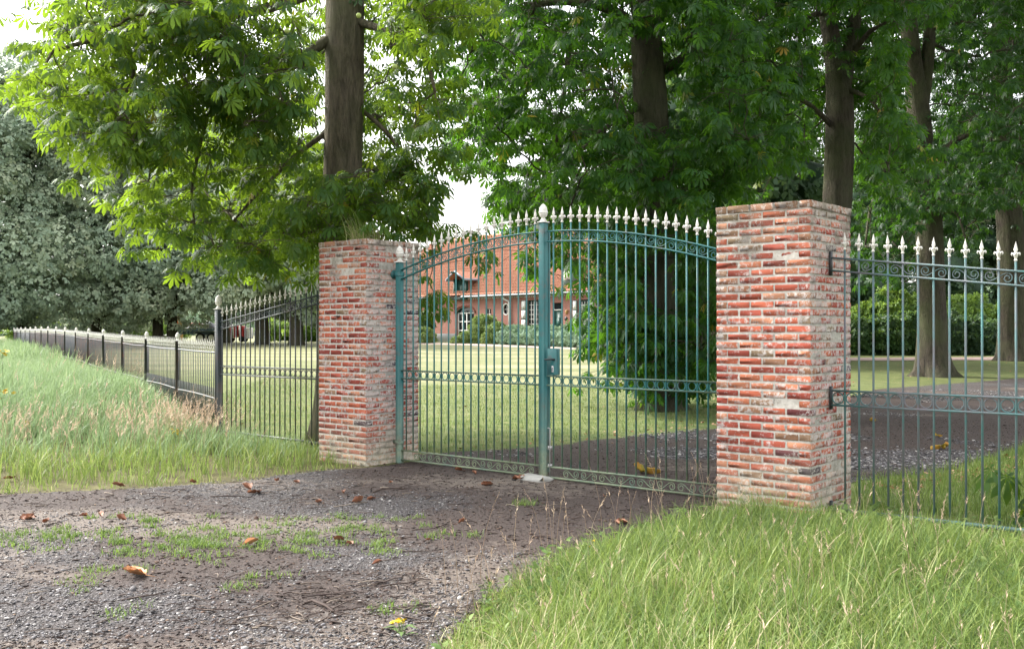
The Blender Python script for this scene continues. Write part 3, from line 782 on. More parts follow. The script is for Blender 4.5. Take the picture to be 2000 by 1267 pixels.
# right: weathered teal panel running from the pillar out of the picture
oR = CR + Vv * 0.36 - U * 0.02
RP = ramp_panel(oR, 2.95, 2.098, 1.755, -0.02, (M['worn_paint'], M['worn_paint']), 'weathered teal and purple grey fence panel with white spears beside the lime stained pillar', SPEAR_S, 0.1165, 0.047, 1, 'worn', False)
for zc, hz in ((2.05, 0.1), (0.945, 0.095), (0.04, 0.06)):
    mb = MB(); mb.box((0.0, 0, zc), (0.008, 0.02, hz)); mb.build('wall_bracket', M['black_iron'], RP)
# left: dark panel going down to the tall post
oL = CL + U * (PW + 0.01) + Vv * 0.42
LP_ = ramp_panel(oL, 2.66, 2.02, 1.615, 0.03, (M['dark_paint'], M['dark_paint']), 'dark green ramped fence panel rising from a tall acorn topped post to the brick pillar', SPEAR_S, 0.1085, 0.044, -1, 'dark', True)
post_obj(LP_, -2.70, 0.0, 1.79, 0.039, M['dark_paint'], name='post', fs=1.05)
mb = MB(); mb.box((-2.6, 0, 1.54), (0.055, 0.012, 0.012)); mb.build('clamp', M['dark_paint'], LP_)

# ------------------------------------------------------------------ long low fence
K0 = np.array((-4.10, 13.97)); GD = np.array((-0.497, 0.868)); SPC = 2.88
fence = empty('iron_fence', (K0[0], K0[1], 0), 0, 'long low rusty iron railing fence running away along the tall grass bank', 'fence')
ang = math.atan2(GD[1], GD[0])
def fz(k):   # rise of the fence with the bank
    return 0.02 + 0.19 * ss(np.asarray(k) / 10.0)
def picket_mesh(z0, z1, rad, mat, name, sp=True, n=6):
    mb = MB(); mb.tube([(0, 0, z0), (0, 0, z1)], rad, n, 0)
    if sp:
        mb.lathe([(rad * 1.3, z1 - 0.02), (rad * 1.9, z1), (rad, z1 + 0.012), (rad * 1.2, z1 + 0.03), (rad * 2.1, z1 + 0.04), (rad * 2.6, z1 + 0.052), (rad * 1.5, z1 + 0.09), (0.0006, z1 + 0.145)], 6, mi=1)
    return mb.mesh(name, [mat, M['white']])
PK = {}
for nm, mt in (('dark', M['dark_paint']), ('rust', M['rust_paint'])):
    PK[nm] = (picket_mesh(0.1, 1.22, 0.0068, mt, nm + '_picket_iron'), picket_mesh(0.1, 0.66, 0.0055, mt, nm + '_short_picket_iron', False))
fence.rotation_euler = (0, 0, ang)
fence_r = random.Random(5)
NB = 16
for k in range(1, NB + 1):
    x = SPC * k; zt = float(fz(k)); mt = M['dark_paint'] if k in (2, 4, 7, 9, 14, 15, 16) else M['rust_paint']
    gz_ = float(T(*(K0 + GD * SPC * k)))
    pz0 = gz_ - 0.1
    mb = MB(); mb.box((0, 0, 0), (0.033, 0.033, (1.3 + zt - pz0) / 2), bev=0.006)
    p_ = mb.build('post', mt, fence, loc=(x, 0, (1.3 + zt + pz0) / 2), rot=(fence_r.uniform(-.012, .012), fence_r.uniform(-.012, .012), 0))
    link('finial', ACORN, p_, (0, 0, (1.3 + zt - pz0) / 2), None, (0.82, 0.82, 0.72))
for k in range(NB):
    x0 = SPC * k + 0.06; x1 = SPC * (k + 1) - 0.06; z0 = float(fz(k)); z1 = float(fz(k + 1))
    key = 'dark' if k in (0, 1, 6, 12, 13, 14) else 'rust'; mt = M['dark_paint'] if key == 'dark' else M['rust_paint']
    mb = MB()
    for zc in (1.165, 0.505):
        sag = fence_r.uniform(-.015, .015)
        pts = [(x0 + (x1 - x0) * i / 6, 0, zc + z0 + (z1 - z0) * i / 6 + sag * math.sin(math.pi * i / 6)) for i in range(7)]
        mb.tube(pts, 0.013, 6)
    panel = mb.build('rails', mt, fence)
    n = 23; stp = (x1 - x0) / n
    if k < 4:
        for i in range(n):
            xx = x0 + stp * (i + 0.5); zz = z0 + (z1 - z0) * (i + 0.5) / n
            link('picket', PK[key][0], panel, (xx, 0, zz), (0, fence_r.uniform(-.008, .008), 0))
            if k < 2: link('dog_bar', PK[key][1], panel, (xx + stp / 2, 0, zz))
    else:
        Vp = []; b_ = MB()
        me0 = PK[key][0]; co = np.array([v.co for v in me0.vertices]); fc = [list(f.vertices) for f in me0.polygons]; mi_ = [f.material_index for f in me0.polygons]
        for i in range(n):
            xx = x0 + stp * (i + 0.5); zz = z0 + (z1 - z0) * (i + 0.5) / n
            base = len(b_.V); b_.V += [tuple(v) for v in (co + np.array((xx, 0, zz)))]; b_.r += [0.5] * len(co)
            for f, m_ in zip(fc, mi_): b_.F.append([base + q_ for q_ in f]); b_.mi.append(m_)
        o = b_.build('pickets', [mt, M['white']], panel)
        o['kind'] = 'stuff'

# ------------------------------------------------------------------ trees
def leaf_template(nl=7, simple=False):
    angs = {7: (-118, -78, -38, 0, 38, 78, 118), 5: (-82, -40, 0, 40, 82)}[nl]
    lens = {7: (0.45, 0.74, 0.94, 1.0, 0.94, 0.74, 0.45), 5: (0.7, 0.94, 1.0, 0.94, 0.7)}[nl]
    V_ = []; Fc = []
    for a, L in zip(angs, lens):
        a = math.radians(a); ca, sa = math.cos(a), math.sin(a); b = len(V_)
        if simple: pr = [(0.04, 0), (0.62, -0.17), (0.62, 0.17), (1.0, 0)]
        else: pr = [(0.03, 0), (0.36, -0.085), (0.36, 0.085), (0.36, 0), (0.72, -0.165), (0.72, 0.165), (0.71, 0), (1.0, 0)]
        for (u, v) in pr:
            x = u * L; y = v * L
            z = -0.58 * (u * L) ** 1.7 + (0.16 * abs(v) if True else 0) * -1.0 + 0.06 * u
            V_.append((x * ca - y * sa, x * sa + y * ca, z))
        if simple: Fc += [(b, b + 1, b + 2), (b + 1, b + 3, b + 2)]
        else: Fc += [(b, b + 1, b + 3), (b, b + 3, b + 2), (b + 3, b + 1, b + 4, b + 6), (b + 3, b + 6, b + 5, b + 2), (b + 6, b + 4, b + 7), (b + 6, b + 7, b + 5)]
    return np.array(V_), Fc
LEAF7 = leaf_template(7); LEAF5 = leaf_template(5, True)

def frames(dirs, ups):
    x = dirs / np.linalg.norm(dirs, axis=1, keepdims=True)
    z = ups - (ups * x).sum(1, keepdims=True) * x
    z /= np.maximum(np.linalg.norm(z, axis=1, keepdims=True), 1e-6)
    y = np.cross(z, x)
    return np.stack([x, y, z], -1)

def in_poly(P, poly):
    return sdist(P, np.array(poly, float)) < 0

def sample_poly(poly, n, R):
    poly = np.array(poly, float); lo = poly.min(0); hi = poly.max(0); out = []
    while len(out) < n:
        P = lo + (hi - lo) * R.random((n * 3, 2)); P = P[in_poly(P, poly)]
        out += list(P)
    return np.array(out[:n])

def rosettes(tips, R, leaf_len, tpl, mat, name, petiole=0.14, nl=(4, 6), rnd_shift=0.0):
    """whorls of palmate leaves at the twig ends"""
    tips = np.asarray(tips); n = len(tips)
    cnt = R.integers(nl[0], nl[1] + 1, n)
    own = np.repeat(np.arange(n), cnt)
    k = np.concatenate([np.arange(c) for c in cnt]); c_ = cnt[own]
    az = 2 * math.pi * k / c_ + R.random(n)[own] * 6.28 + R.normal(0, 0.25, len(own))
    el = R.normal(-0.25, 0.3, len(own))
    d = np.stack([np.cos(az) * np.cos(el), np.sin(az) * np.cos(el), np.sin(el)], -1)
    pet = petiole * R.uniform(0.6, 1.3, len(own))
    P = tips[own] + d * pet[:, None]
    dn = d.copy(); dn[:, 2] -= R.uniform(0.1, 0.75, len(own))
    up = np.stack([R.normal(0, 0.3, len(own)), R.normal(0, 0.3, len(own)), np.ones(len(own))], -1)
    Mx = frames(dn, up) * (leaf_len * R.uniform(0.65, 1.2, len(own)))[:, None, None]
    tone = np.clip(R.normal(0.42, 0.13, n), 0, 0.9)[own]
    r = np.clip(tone + R.normal(0, 0.12, len(own)) + rnd_shift, 0, 0.92)
    r = np.where(R.random(len(own)) < 0.012, R.uniform(0.95, 1.0, len(own)), r)
    return inst_mesh(name, tpl[0], tpl[1], Mx, P, mat, r)

def branch_net(limbs, sprays, tips, own, rmin=0.006, n=5, up=0.0):
    """join the sprays to the limbs by a tree of thin sagging branches"""
    nodes = [p for L in limbs for p in L]; par = [-1] * len(nodes)
    base = len(nodes)
    nodes = np.array(nodes)
    d0 = np.sqrt(((sprays[:, None] - nodes[None]) ** 2).sum(-1)).min(1)
    allp = list(nodes); order = np.argsort(d0); where = np.zeros(len(sprays), int)
    depth = [0.0] * len(nodes)
    for i in order:
        A = np.array(allp); dd = np.sqrt(((A - sprays[i]) ** 2).sum(-1)) + 0.35 * np.array(depth)
        j = int(dd.argmin()); where[i] = len(allp); allp.append(sprays[i]); par.append(j)
        depth.append(depth[j] + np.linalg.norm(allp[j] - sprays[i]))
    w_ = np.ones(len(allp))
    for i in range(len(allp) - 1, base - 1, -1):
        if par[i] >= base: w_[par[i]] += w_[i]
    mb = MB()
    for i in range(base, len(allp)):
        a = allp[par[i]]; b = allp[i]; L = np.linalg.norm(b - a)
        if L < 0.02: continue
        r1 = rmin * math.sqrt(w_[i]); r0 = r1 * 1.15
        pts = []
        for q_ in range(n):
            t = q_ / (n - 1); p_ = a + (b - a) * t; p_ = p_ + np.array((0, 0, 1.0)) * L * 0.10 * math.sin(math.pi * t)
            if 0 < q_ < n - 1: p_ = p_ + rng.normal(0, 0.03 * L, 3)
            pts.append(p_)
        mb.tube(pts, list(np.linspace(r0, r1, n)), 5, cap=False)
    for t_, o_ in zip(tips, own):
        a = sprays[o_]
        if np.linalg.norm(t_ - a) > 0.03: mb.tube([a, (a + t_) / 2 + np.array((0, 0, .02)), t_], [rmin * 0.9, rmin * 0.7, rmin * 0.5], 3, cap=False)
    return mb

def trunk_mesh(mb, path, rads, flare=0.5, n=22, seed=0, m=46):
    path = np.array(path, float); L = len(path)
    tt = np.linspace(0, L - 1, m)
    pts = np.stack([np.interp(tt, np.arange(L), path[:, i]) for i in range(3)], 1)
    for _ in range(3): pts[1:-1] = (pts[:-2] + 2 * pts[1:-1] + pts[2:]) / 4
    rr = np.interp(tt, np.arange(L), rads)
    z0 = pts[0, 2]; vs = []
    for i in range(m):
        for k in range(n):
            a = 2 * math.pi * k / n
            h = pts[i, 2] - z0
            rib = 1 + 0.035 * math.sin(5 * a + seed + 0.5 * h) + 0.03 * math.sin(9 * a + 2 * seed - 0.8 * h) + 0.025 * math.sin(3 * a + h * 1.7)
            fl = flare * math.exp(-h / 0.26) * (0.55 + 0.45 * math.sin(4 * a + seed) + 0.25 * math.sin(7 * a + seed * 2)) + 0.2 * flare * math.exp(-h / 0.7)
            r = rr[i] * (rib + fl)
            vs.append(pts[i] + np.array((math.cos(a) * r, math.sin(a) * r, 0)))
    fs = [(i * n + k, i * n + (k + 1) % n, (i + 1) * n + (k + 1) % n, (i + 1) * n + k) for i in range(m - 1) for k in range(n)]
    mb.add(vs, fs)

def curve_pts(ctrl, m=10):
    c = np.array(ctrl, float); L = len(c); tt = np.linspace(0, L - 1, m)
    p_ = np.stack([np.interp(tt, np.arange(L), c[:, i]) for i in range(3)], 1)
    for _ in range(2): p_[1:-1] = (p_[:-2] + 2 * p_[1:-1] + p_[2:]) / 4
    return p_

def chestnut(label, base, path, rads, limbs, regions, upper, leaf_len, seed, tpl, bark_m, flare=0.5, leafmat=None, group='horse chestnut trees', spread=0.3, per=3, petiole=0.14):
    """regions: (outline on the photograph, sprays, near depth, far depth): where this crown's foliage hangs"""
    R = np.random.default_rng(seed)
    root = empty('chestnut_tree', tuple(base), 0, label, 'tree', group)
    inv = np.array(base)
    mb = MB(); trunk_mesh(mb, [np.array(p_) - inv for p_ in path], rads, flare, seed=seed)
    lp = []
    for ctrl, r0, r1 in limbs:
        p_ = curve_pts(ctrl, 14) - inv; lp.append(p_)
        mb.tube(list(p_), list(np.linspace(r0, r1, len(p_))), 9, cap=True)
    mb.build('trunk', bark_m, root, True)
    lp.append(np.array(path[len(path) // 2:]) - inv)
    S = []
    for poly, n, d0, d1 in regions:
        q_ = sample_poly(poly, n, R); dd = R.uniform(d0, d1, n)
        S.append(np.stack([(q_[:, 0] - 1000) / F * dd, dd, EYE + (645 - q_[:, 1]) / F * dd], -1))
    S = np.concatenate(S) - inv
    S = S[~blocked(S + inv)]
    own = np.repeat(np.arange(len(S)), per)
    tips = S[own] + R.normal(0, 1, (len(own), 3)) * np.array((spread, spread, spread * 0.45))
    kk = ~blocked(tips + inv); tips = tips[kk]; own = own[kk]
    crown = link('crown', rosettes(tips, R, leaf_len, tpl, leafmat or M['chestnut'], 'chestnut_foliage', petiole), root)
    mbn = branch_net(lp, S, tips, own)
    mbn.build('branches', bark_m, root, True)
    if upper:
        c, rad, n = upper
        q_ = R.normal(0, 1, (n, 3)); q_ /= np.linalg.norm(q_, axis=1, keepdims=True); q_ *= R.uniform(0.45, 1.0, (n, 1)) ** 0.5
        q_ = np.array(c) + q_ * np.array(rad) - inv
        own = np.repeat(np.arange(n), 3); tp = q_[own] + R.normal(0, 1, (n * 3, 3)) * np.array((.5, .5, .25))
        link('upper_crown', rosettes(tp, R, leaf_len * 1.35, LEAF5, leafmat or M['chestnut'], 'chestnut_upper_foliage', petiole * 1.3), root)
    return root

CLEAR = [([(590, -100), (760, -100), (752, 290), (738, 330), (610, 330), (598, 250)], 13.5), 
         ([(1215, 60), (1335, 60), (1330, 240), (1225, 240)], 18.8), ([(1255, 485), (1335, 485), (1330, 610), (1255, 600)], 18.8),
         ([(1575, 150), (1700, 150), (1695, 420), (1585, 420)], 22.3), ([(1580, 15), (1715, 15), (1700, 160), (1585, 160)], 21.9), ([(1755, 450), (1885, 450), (1890, 740), (1750, 740)], 29.8), ([(1755, 40), (1840, 40), (1850, 240), (1770, 240)], 29.4), ([(1925, 400), (2040, 400), (2040, 740), (1925, 740)], 39.5),
         ([(285, 185), (330, 200), (320, 235), (280, 240)], 16), ([(385, 210), (440, 215), (430, 255), (395, 250)], 16), ([(855, 335), (960, 335), (950, 430), (850, 440)], 24), ([(1490, 320), (1560, 335), (1540, 400), (1490, 395)], 27)]
def blocked(Pw):
    """open air before the bare trunks, and the gaps between the crowns"""
    px = 1000 + Pw[:, 0] / Pw[:, 1] * F; py = 645 - (Pw[:, 2] - EYE) / Pw[:, 1] * F
    out = np.zeros(len(Pw), bool)
    for poly, dm in CLEAR: out |= in_poly(np.stack([px, py], 1), poly) & (Pw[:, 1] < dm)
    return out
def Wz(px, d, z): return np.array([(px - 1000) / F * d, d, z])
# --- tree 1, behind the left pillar
d1 = 13.6
gb = float(T(*Wz(645, d1, 0)[:2]))
b1 = Wz(650, d1, gb - 0.05)
path1 = [b1, W(660, 700, d1), W(664, 480, d1), W(667, 380, d1), W(672, 230, d1), W(674, 100, d1), W(676, -60, d1), W(678, -250, d1), W(676, -500, d1), W(670, -800, d1)]
rad1 = [0.29, 0.275, 0.27, 0.265, 0.26, 0.255, 0.25, 0.23, 0.17, 0.08]
limbs1 = [([W(655, -40, d1), W(560, 10, 13.0), W(400, 40, 12.3), W(240, 60, 11.6), W(100, 100, 11.2)], 0.085, 0.02),
          ([W(668, 60, d1), W(590, 110, 13.4), W(500, 180, 13.2), W(430, 205, 13.0), W(400, 235, 12.9), W(300, 275, 12.7)], 0.075, 0.018),
          ([W(402, 234, 12.9), W(388, 290, 12.9), W(372, 370, 12.8), W(380, 440, 12.8)], 0.03, 0.012),
          ([W(650, 250, d1), W(580, 300, 13.5), W(500, 380, 13.6), W(440, 450, 13.6)], 0.04, 0.012),
          ([W(690, 40, d1), W(760, 60, 13.0), W(830, 100, 12.6), W(850, 180, 12.5)], 0.06, 0.02),
          ([W(660, 420, d1), W(610, 450, 13.7), W(560, 500, 13.9)], 0.03, 0.012),
          ([W(690, 200, d1), W(760, 260, 13.4), W(820, 350, 13.3), W(840, 440, 13.2)], 0.035, 0.012)]
reg1 = [([(185, -90), (115, 55), (62, 105), (65, 140), (125, 225), (170, 285), (200, 290), (240, 300), (330, 240), (420, 230), (640, 280), (655, -90)], 205, 10.8, 13.6),
        ([(640, 290), (420, 235), (330, 300), (230, 365), (235, 385), (285, 420), (350, 462), (430, 505), (480, 520), (615, 535), (648, 430)], 82, 12.2, 16.8),
        ([(705, -90), (705, 110), (800, 100), (850, 60), (870, -90)], 45, 11.2, 13.6),
        ([(712, 120), (840, 110), (870, 250), (890, 370), (860, 430), (800, 455), (715, 460)], 50, 12.4, 14.8),
        ([(560, -90), (790, -90), (790, 300), (760, 460), (640, 470), (560, 440)], 75, 14.2, 17.0),
        ([(630, 345), (720, 320), (720, 450), (640, 450)], 12, 12.4, 13.2),
        ([(822, 505), (846, 515), (846, 590), (828, 600)], 2, 12.6, 13.1)]
tree1 = chestnut('leafy chestnut tree with bare straight trunk rising directly behind the grassy topped pillar', b1, path1, rad1, limbs1, reg1, (W(660, -420, 13.8), (4.2, 3.6, 2.6), 50), 0.15, 101, LEAF7, M['bark'], per=5, spread=0.34)
# green conkers in the near boughs
mbc = MB(); 
for i in range(14):
    pp = [(166, 40), (176, 42), (186, 38), (184, 56), (272, 8), (282, 12), (256, 30), (258, 46), (276, 38), (200, 52), (700, 30), (770, 130), (560, 60), (430, 118)][i]
    mbc = MB(); r = 0.03; mbc.lathe([(r * math.sin(a), -r * math.cos(a)) for a in np.linspace(0.15, math.pi - 0.15, 7)], 9)
    mbc.build('conker', M['conker'], tree1, True, tuple(W(pp[0], pp[1], 10.9) - b1))
# --- tree 2, behind the right gate leaf
d2 = 19.0
b2 = Wz(1290, d2, float(T(2.8, d2)) - 0.05)
path2 = [b2, W(1288, 700, d2), W(1284, 560, d2), W(1278, 430, d2), W(1274, 300, d2), W(1270, 180, d2), W(1262, 60, d2), W(1266, -80, d2), W(1275, -300, d2), W(1280, -600, d2)]
rad2 = [0.36, 0.34, 0.335, 0.32, 0.315, 0.31, 0.29, 0.23, 0.17, 0.08]
limbs2 = [([W(1262, 90, d2), W(1235, 40, 18.8), W(1190, 14, 18.5), W(1120, 0, 18.2), W(1020, 8, 17.8), W(930, 60, 17.5)], 0.13, 0.03),
          ([W(1150, 20, 18.4), W(1112, 80, 18.2), W(1105, 160, 18.0), W(1095, 230, 18.0), W(1080, 300, 18)], 0.06, 0.015),
          ([W(1268, 200, d2), W(1190, 240, 18.4), W(1120, 310, 18.0), W(1060, 380, 17.6)], 0.06, 0.014),
          ([W(1275, 150, d2), W(1340, 110, 19), W(1390, 60, 19.3), W(1430, -40, 19.5)], 0.1, 0.04),
          ([W(1280, 320, d2), W(1350, 320, 18.8), W(1420, 300, 18.6)], 0.05, 0.015),
          ([W(1150, 20, 18.4), W(1140, 130, 19.5), W(1145, 240, 20.0)], 0.05, 0.014),
          ([W(1284, 560, d2), W(1230, 520, 18.6), W(1180, 560, 18.4)], 0.03, 0.01),
          ([W(1286, 640, d2), W(1340, 610, 18.8), W(1370, 650, 18.6)], 0.03, 0.01)]
reg2 = [([(945, 360), (1260, 380), (1250, 440), (1130, 460), (1010, 440), (950, 410)], 50, 20, 27),
        ([(860, -90), (1240, -90), (1240, 380), (1180, 410), (1060, 395), (965, 390), (930, 330), (880, 270), (868, 60)], 290, 15.0, 23.5),
        ([(1220, -90), (1500, -90), (1500, 60), (1480, 320), (1370, 390), (1260, 410), (1200, 400)], 290, 15.5, 21.5),
        ([(1010, 400), (1200, 400), (1190, 500), (1150, 550), (1100, 490), (1060, 550), (1025, 560), (990, 510), (990, 440)], 19, 16.0, 18.5),
        ([(1170, 570), (1215, 430), (1390, 440), (1400, 770), (1330, 780), (1210, 745), (1155, 670)], 210, 17.2, 20.6)]
chestnut('broad chestnut tree with a skirt of leafy shoots behind the gate leaf with lock box', b2, path2, rad2, limbs2, reg2, (W(1270, -480, 19.0), (6.5, 5.5, 3.8), 420), 0.18, 202, LEAF7, M['bark_dark'], per=4, spread=0.36, leafmat=M['chestnut_shade'])
# --- tree 3, forked, behind the right pillar
d3 = 22.5
b3 = Wz(1624, d3, float(T(7.3, d3)) - 0.05)
path3 = [b3, W(1626, 600, d3), W(1630, 480, d3), W(1635, 380, d3), W(1640, 280, d3), W(1642, 190, d3), W(1630, 100, d3), W(1615, 20, d3), W(1600, -120, d3), W(1590, -400, d3)]
rad3 = [0.34, 0.33, 0.325, 0.32, 0.31, 0.30, 0.21, 0.18, 0.15, 0.06]
limbs3 = [([W(1642, 210, d3), W(1655, 120, d3), W(1672, 40, d3), W(1690, -100, d3), W(1700, -300, d3)], 0.2, 0.08),
          ([W(1660, 110, d3), W(1700, 60, 22), W(1740, 40, 21.5)], 0.08, 0.03),
          ([W(1640, 260, d3), W(1580, 200, 22), W(1530, 180, 21.5), W(1490, 200, 21.3)], 0.07, 0.02),
          ([W(1612, 20, d3), W(1560, 40, 22), W(1520, 90, 21.6)], 0.07, 0.02),
          ([W(1645, 170, d3), W(1700, 190, 21.8), W(1740, 250, 21.5)], 0.06, 0.018)]
reg3 = [([(1480, -90), (1820, -90), (1800, 240), (1740, 370), (1690, 410), (1670, 240), (1600, 240), (1590, 330), (1545, 320), (1480, 240)], 400, 18.5, 26),
        ([(1490, 330), (1560, 340), (1600, 380), (1500, 400), (1440, 390)], 12, 21, 24)]
chestnut('chestnut tree whose trunk forks in a V above the lime stained pillar', b3, path3, rad3, limbs3, reg3, (W(1640, -420, 22.5), (7, 6, 4), 420), 0.19, 303, LEAF7, M['bark_dark'], flare=0.12, spread=0.4, per=4, leafmat=M['chestnut_shade'])
# --- tree 4
d4 = 30.0
b4 = Wz(1823, d4, float(T(12.7, d4)) - 0.05)
path4 = [b4, W(1820, 660, d4), W(1818, 560, d4), W(1815, 450, d4), W(1805, 330, d4), W(1795, 220, d4), W(1782, 110, d4), W(1772, -20, d4), W(1768, -250, d4)]
rad4 = [0.45, 0.42, 0.40, 0.38, 0.37, 0.34, 0.27, 0.22, 0.1]
limbs4 = [([W(1796, 230, d4), W(1812, 130, d4), W(1820, 20, d4), W(1826, -150, d4)], 0.24, 0.12),
          ([W(1805, 330, d4), W(1870, 270, 29.5), W(1930, 250, 29), W(1990, 290, 28.5)], 0.12, 0.03),
          ([W(1805, 350, d4), W(1740, 330, 29), W(1700, 400, 28.5), W(1690, 480, 28)], 0.1, 0.025),
          ([W(1815, 420, d4), W(1870, 410, 29.2), W(1890, 480, 28.8)], 0.07, 0.02)]
reg4 = [([(1680, -90), (2160, -90), (2160, 400), (1990, 440), (1890, 500), (1840, 420), (1790, 420), (1775, 540), (1700, 520), (1690, 420), (1720, 300)], 720, 25, 36),
        ([(1680, 480), (1790, 480), (1780, 560), (1700, 550)], 16, 27, 31)]
chestnut('chestnut tree with a flared mossy root foot on the lawn behind the teal fence panel', b4, path4, rad4, limbs4, reg4, (W(1800, -350, 30), (8, 7, 5), 420), 0.22, 404, LEAF5, M['bark_dark'], flare=0.75, spread=0.45, leafmat=M['chestnut_deep_shade'])
# --- tree 5
d5 = 40.0
b5 = Wz(1978, d5, float(T(20, d5)) - 0.05)
path5 = [b5, W(1976, 640, d5), W(1974, 540, d5), W(1972, 440, d5), W(1966, 330, d5), W(1960, 200, d5), W(1955, 60, d5), W(1950, -150, d5)]
rad5 = [0.56, 0.52, 0.5, 0.48, 0.45, 0.4, 0.33, 0.2]
limbs5 = [([W(1966, 330, d5), W(1900, 260, 39), W(1850, 250, 38)], 0.16, 0.05), ([W(1968, 350, d5), W(2040, 270, 39), W(2100, 260, 38)], 0.16, 0.05)]
reg5 = [([(1790, -90), (2260, -90), (2260, 480), (2010, 470), (1940, 430), (1880, 460), (1850, 400), (1830, 240)], 600, 35, 47)]
chestnut('farther dark chestnut tree with thick grey trunk cut by the picture edge', b5, path5, rad5, limbs5, reg5, (W(1950, -200, 40), (9, 8, 5), 420), 0.25, 505, LEAF5, M['bark_dark'], spread=0.6, leafmat=M['chestnut_deep_shade'])

# --- pale lindens at the far end of the lawn and other bushy trees
CARD = (np.array([(0, 0, 0), (0.5, -0.33, -0.05), (0.55, 0.33, -0.05), (1.0, 0, -0.22), (-0.25, 0.35, -0.12), (-0.1, 0.75, -0.2), (0.35, 0.75, -0.22), (-0.3, -0.3, -0.1), (-0.15, -0.8, -0.22), (0.3, -0.7, -0.25)]),
        [(0, 1, 3, 2), (0, 6, 5, 4), (0, 7, 8, 9)])
def clumps(R, n, centers, radii, size, flat=0.8, droop=0.5):
    """leaf clusters on the outer part of many overlapping clumps"""
    k = R.integers(0, len(centers), n)
    v = R.normal(0, 1, (n, 3)); v /= np.linalg.norm(v, axis=1, keepdims=True)
    rr = R.uniform(0.45, 1.0, n) ** 0.3
    P = centers[k] + v * rr[:, None] * radii[k][:, None] * np.array((1, 1, flat))
    d = 0.4 * v + R.normal(0, 0.6, (n, 3)); d[:, 2] -= droop * 1.4
    up = np.stack([R.normal(0, 0.3, n), R.normal(0, 0.3, n), np.full(n, 0.5)], -1) + 1.4 * v
    Mx = frames(d, up) * (size * R.uniform(0.6, 1.4, n))[:, None, None]
    return P, Mx, k
def bushy_tree(name, label, x, y, height, rx, low, n, size, mat, bark_m, seed, group, trunk_r=0.35, cat='tree', ncl=42, trunks=1):
    R = np.random.default_rng(seed); z0 = float(T(x, y))
    root = empty(name, (x, y, z0), 0, label, cat, group)
    mb = MB()
    for t_ in range(trunks):
        ox = (t_ - (trunks - 1) / 2) * trunk_r * 2.6
        trunk_mesh(mb, [(ox, 0, -0.1), (ox, 0, 1.5), (ox * 1.3, 0.1, height * 0.35), (ox * 1.6 + 0.2, 0, height * 0.6), (ox, 0.1, height * 0.85)], [trunk_r, trunk_r * 0.9, trunk_r * 0.75, trunk_r * 0.5, 0.06], 0.4, 12, seed, 18)
    cs, rs = [], []
    for i in range(ncl):
        f = (i + 0.5) / ncl; zc = low + 0.9 + (height - low - 1.4) * f
        prof = math.sin(math.pi * min(1, 0.22 + 0.78 * f) ** 0.85) if f > 0 else 0.6
        prof = (1 - f ** 2.6) ** 0.6 * (0.82 + 0.18 * min(1, f * 6))
        a = i * 2.39996 + R.uniform(-.4, .4); rad = rx * prof * R.uniform(0.55, 0.95) * (1 if i % 3 else 0.5)
        cs.append((rad * math.cos(a), rad * math.sin(a), zc + R.uniform(-.5, .5))); rs.append(rx * R.uniform(0.26, 0.46) * (0.65 + 0.45 * prof))
    cs = np.array(cs); rs = np.array(rs)
    for c in cs[::2]:
        mb.tube([(0, 0, min(c[2] * 0.75, height * 0.6)), (c[0] * .5, c[1] * .5, c[2] * 0.92), tuple(c)], [0.09, 0.06, 0.03], 5, cap=False)
    mb.build('trunk', bark_m, root, True)
    P, Mx, k = clumps(R, n, cs, rs, size)
    tone = R.normal(0, 0.1, len(cs))[k]
    r = np.clip(R.normal(0.5, 0.12, n) + tone + 0.0 * (P[:, 2] / height), 0, 1)
    cr = link('crown', inst_mesh(name + '_foliage', CARD[0], CARD[1], Mx, P, mat, r), root)
    mc = MB(); sg_ = 9; rg_ = 6
    for c, q_ in zip(cs, rs):       # the dense inside of each clump
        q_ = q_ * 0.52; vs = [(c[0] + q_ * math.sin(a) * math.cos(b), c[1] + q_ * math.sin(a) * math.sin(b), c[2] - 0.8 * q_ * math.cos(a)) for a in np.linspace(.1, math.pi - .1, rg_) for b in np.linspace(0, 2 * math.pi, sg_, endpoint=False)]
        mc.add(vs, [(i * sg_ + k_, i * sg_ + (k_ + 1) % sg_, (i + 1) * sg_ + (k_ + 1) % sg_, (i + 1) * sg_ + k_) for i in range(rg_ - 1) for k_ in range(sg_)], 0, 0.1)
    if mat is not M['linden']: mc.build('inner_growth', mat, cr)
    return root
lg = 'pale linden trees at the far end of the lawn'
LIN = [(-95, 60, 17, 5.2, 0.5, 'pale linden tree cut off by the picture edge behind the far end of the railing'),
       (45, 62, 17.4, 5.0, 0.5, 'tall pale linden tree hanging low over the far railing at the edge of the lawn'),
       (188, 65, 17.8, 5.0, 0.7, 'pale linden tree second along the lawn edge with one thin visible trunk'),
       (322, 66, 16.0, 4.8, 1.4, 'linden tree over a dark gap left of the parked trailer'),
       (437, 68, 15.0, 4.6, 2.3, 'linden tree just behind the parked trailer with dark trunk'),
       (512, 62, 13.0, 4.2, 1.8, 'shaded linden tree with dark trunk behind the middle of the ramped panel'),
       (578, 60, 12.5, 4.2, 1.6, 'shaded linden tree with thick black trunk nearest the grassy topped pillar')]
for i, (px, d, h, rx, low, lab) in enumerate(LIN):
    x, y = Wz(px, d, 0)[:2]
    bushy_tree('linden_tree', lab, x, y, h, rx, low, 19000, 0.25, M['linden'], M['bark_dark'], 900 + i, lg, 0.42 if i > 3 else 0.36, trunks=2 if i == 3 else 1)
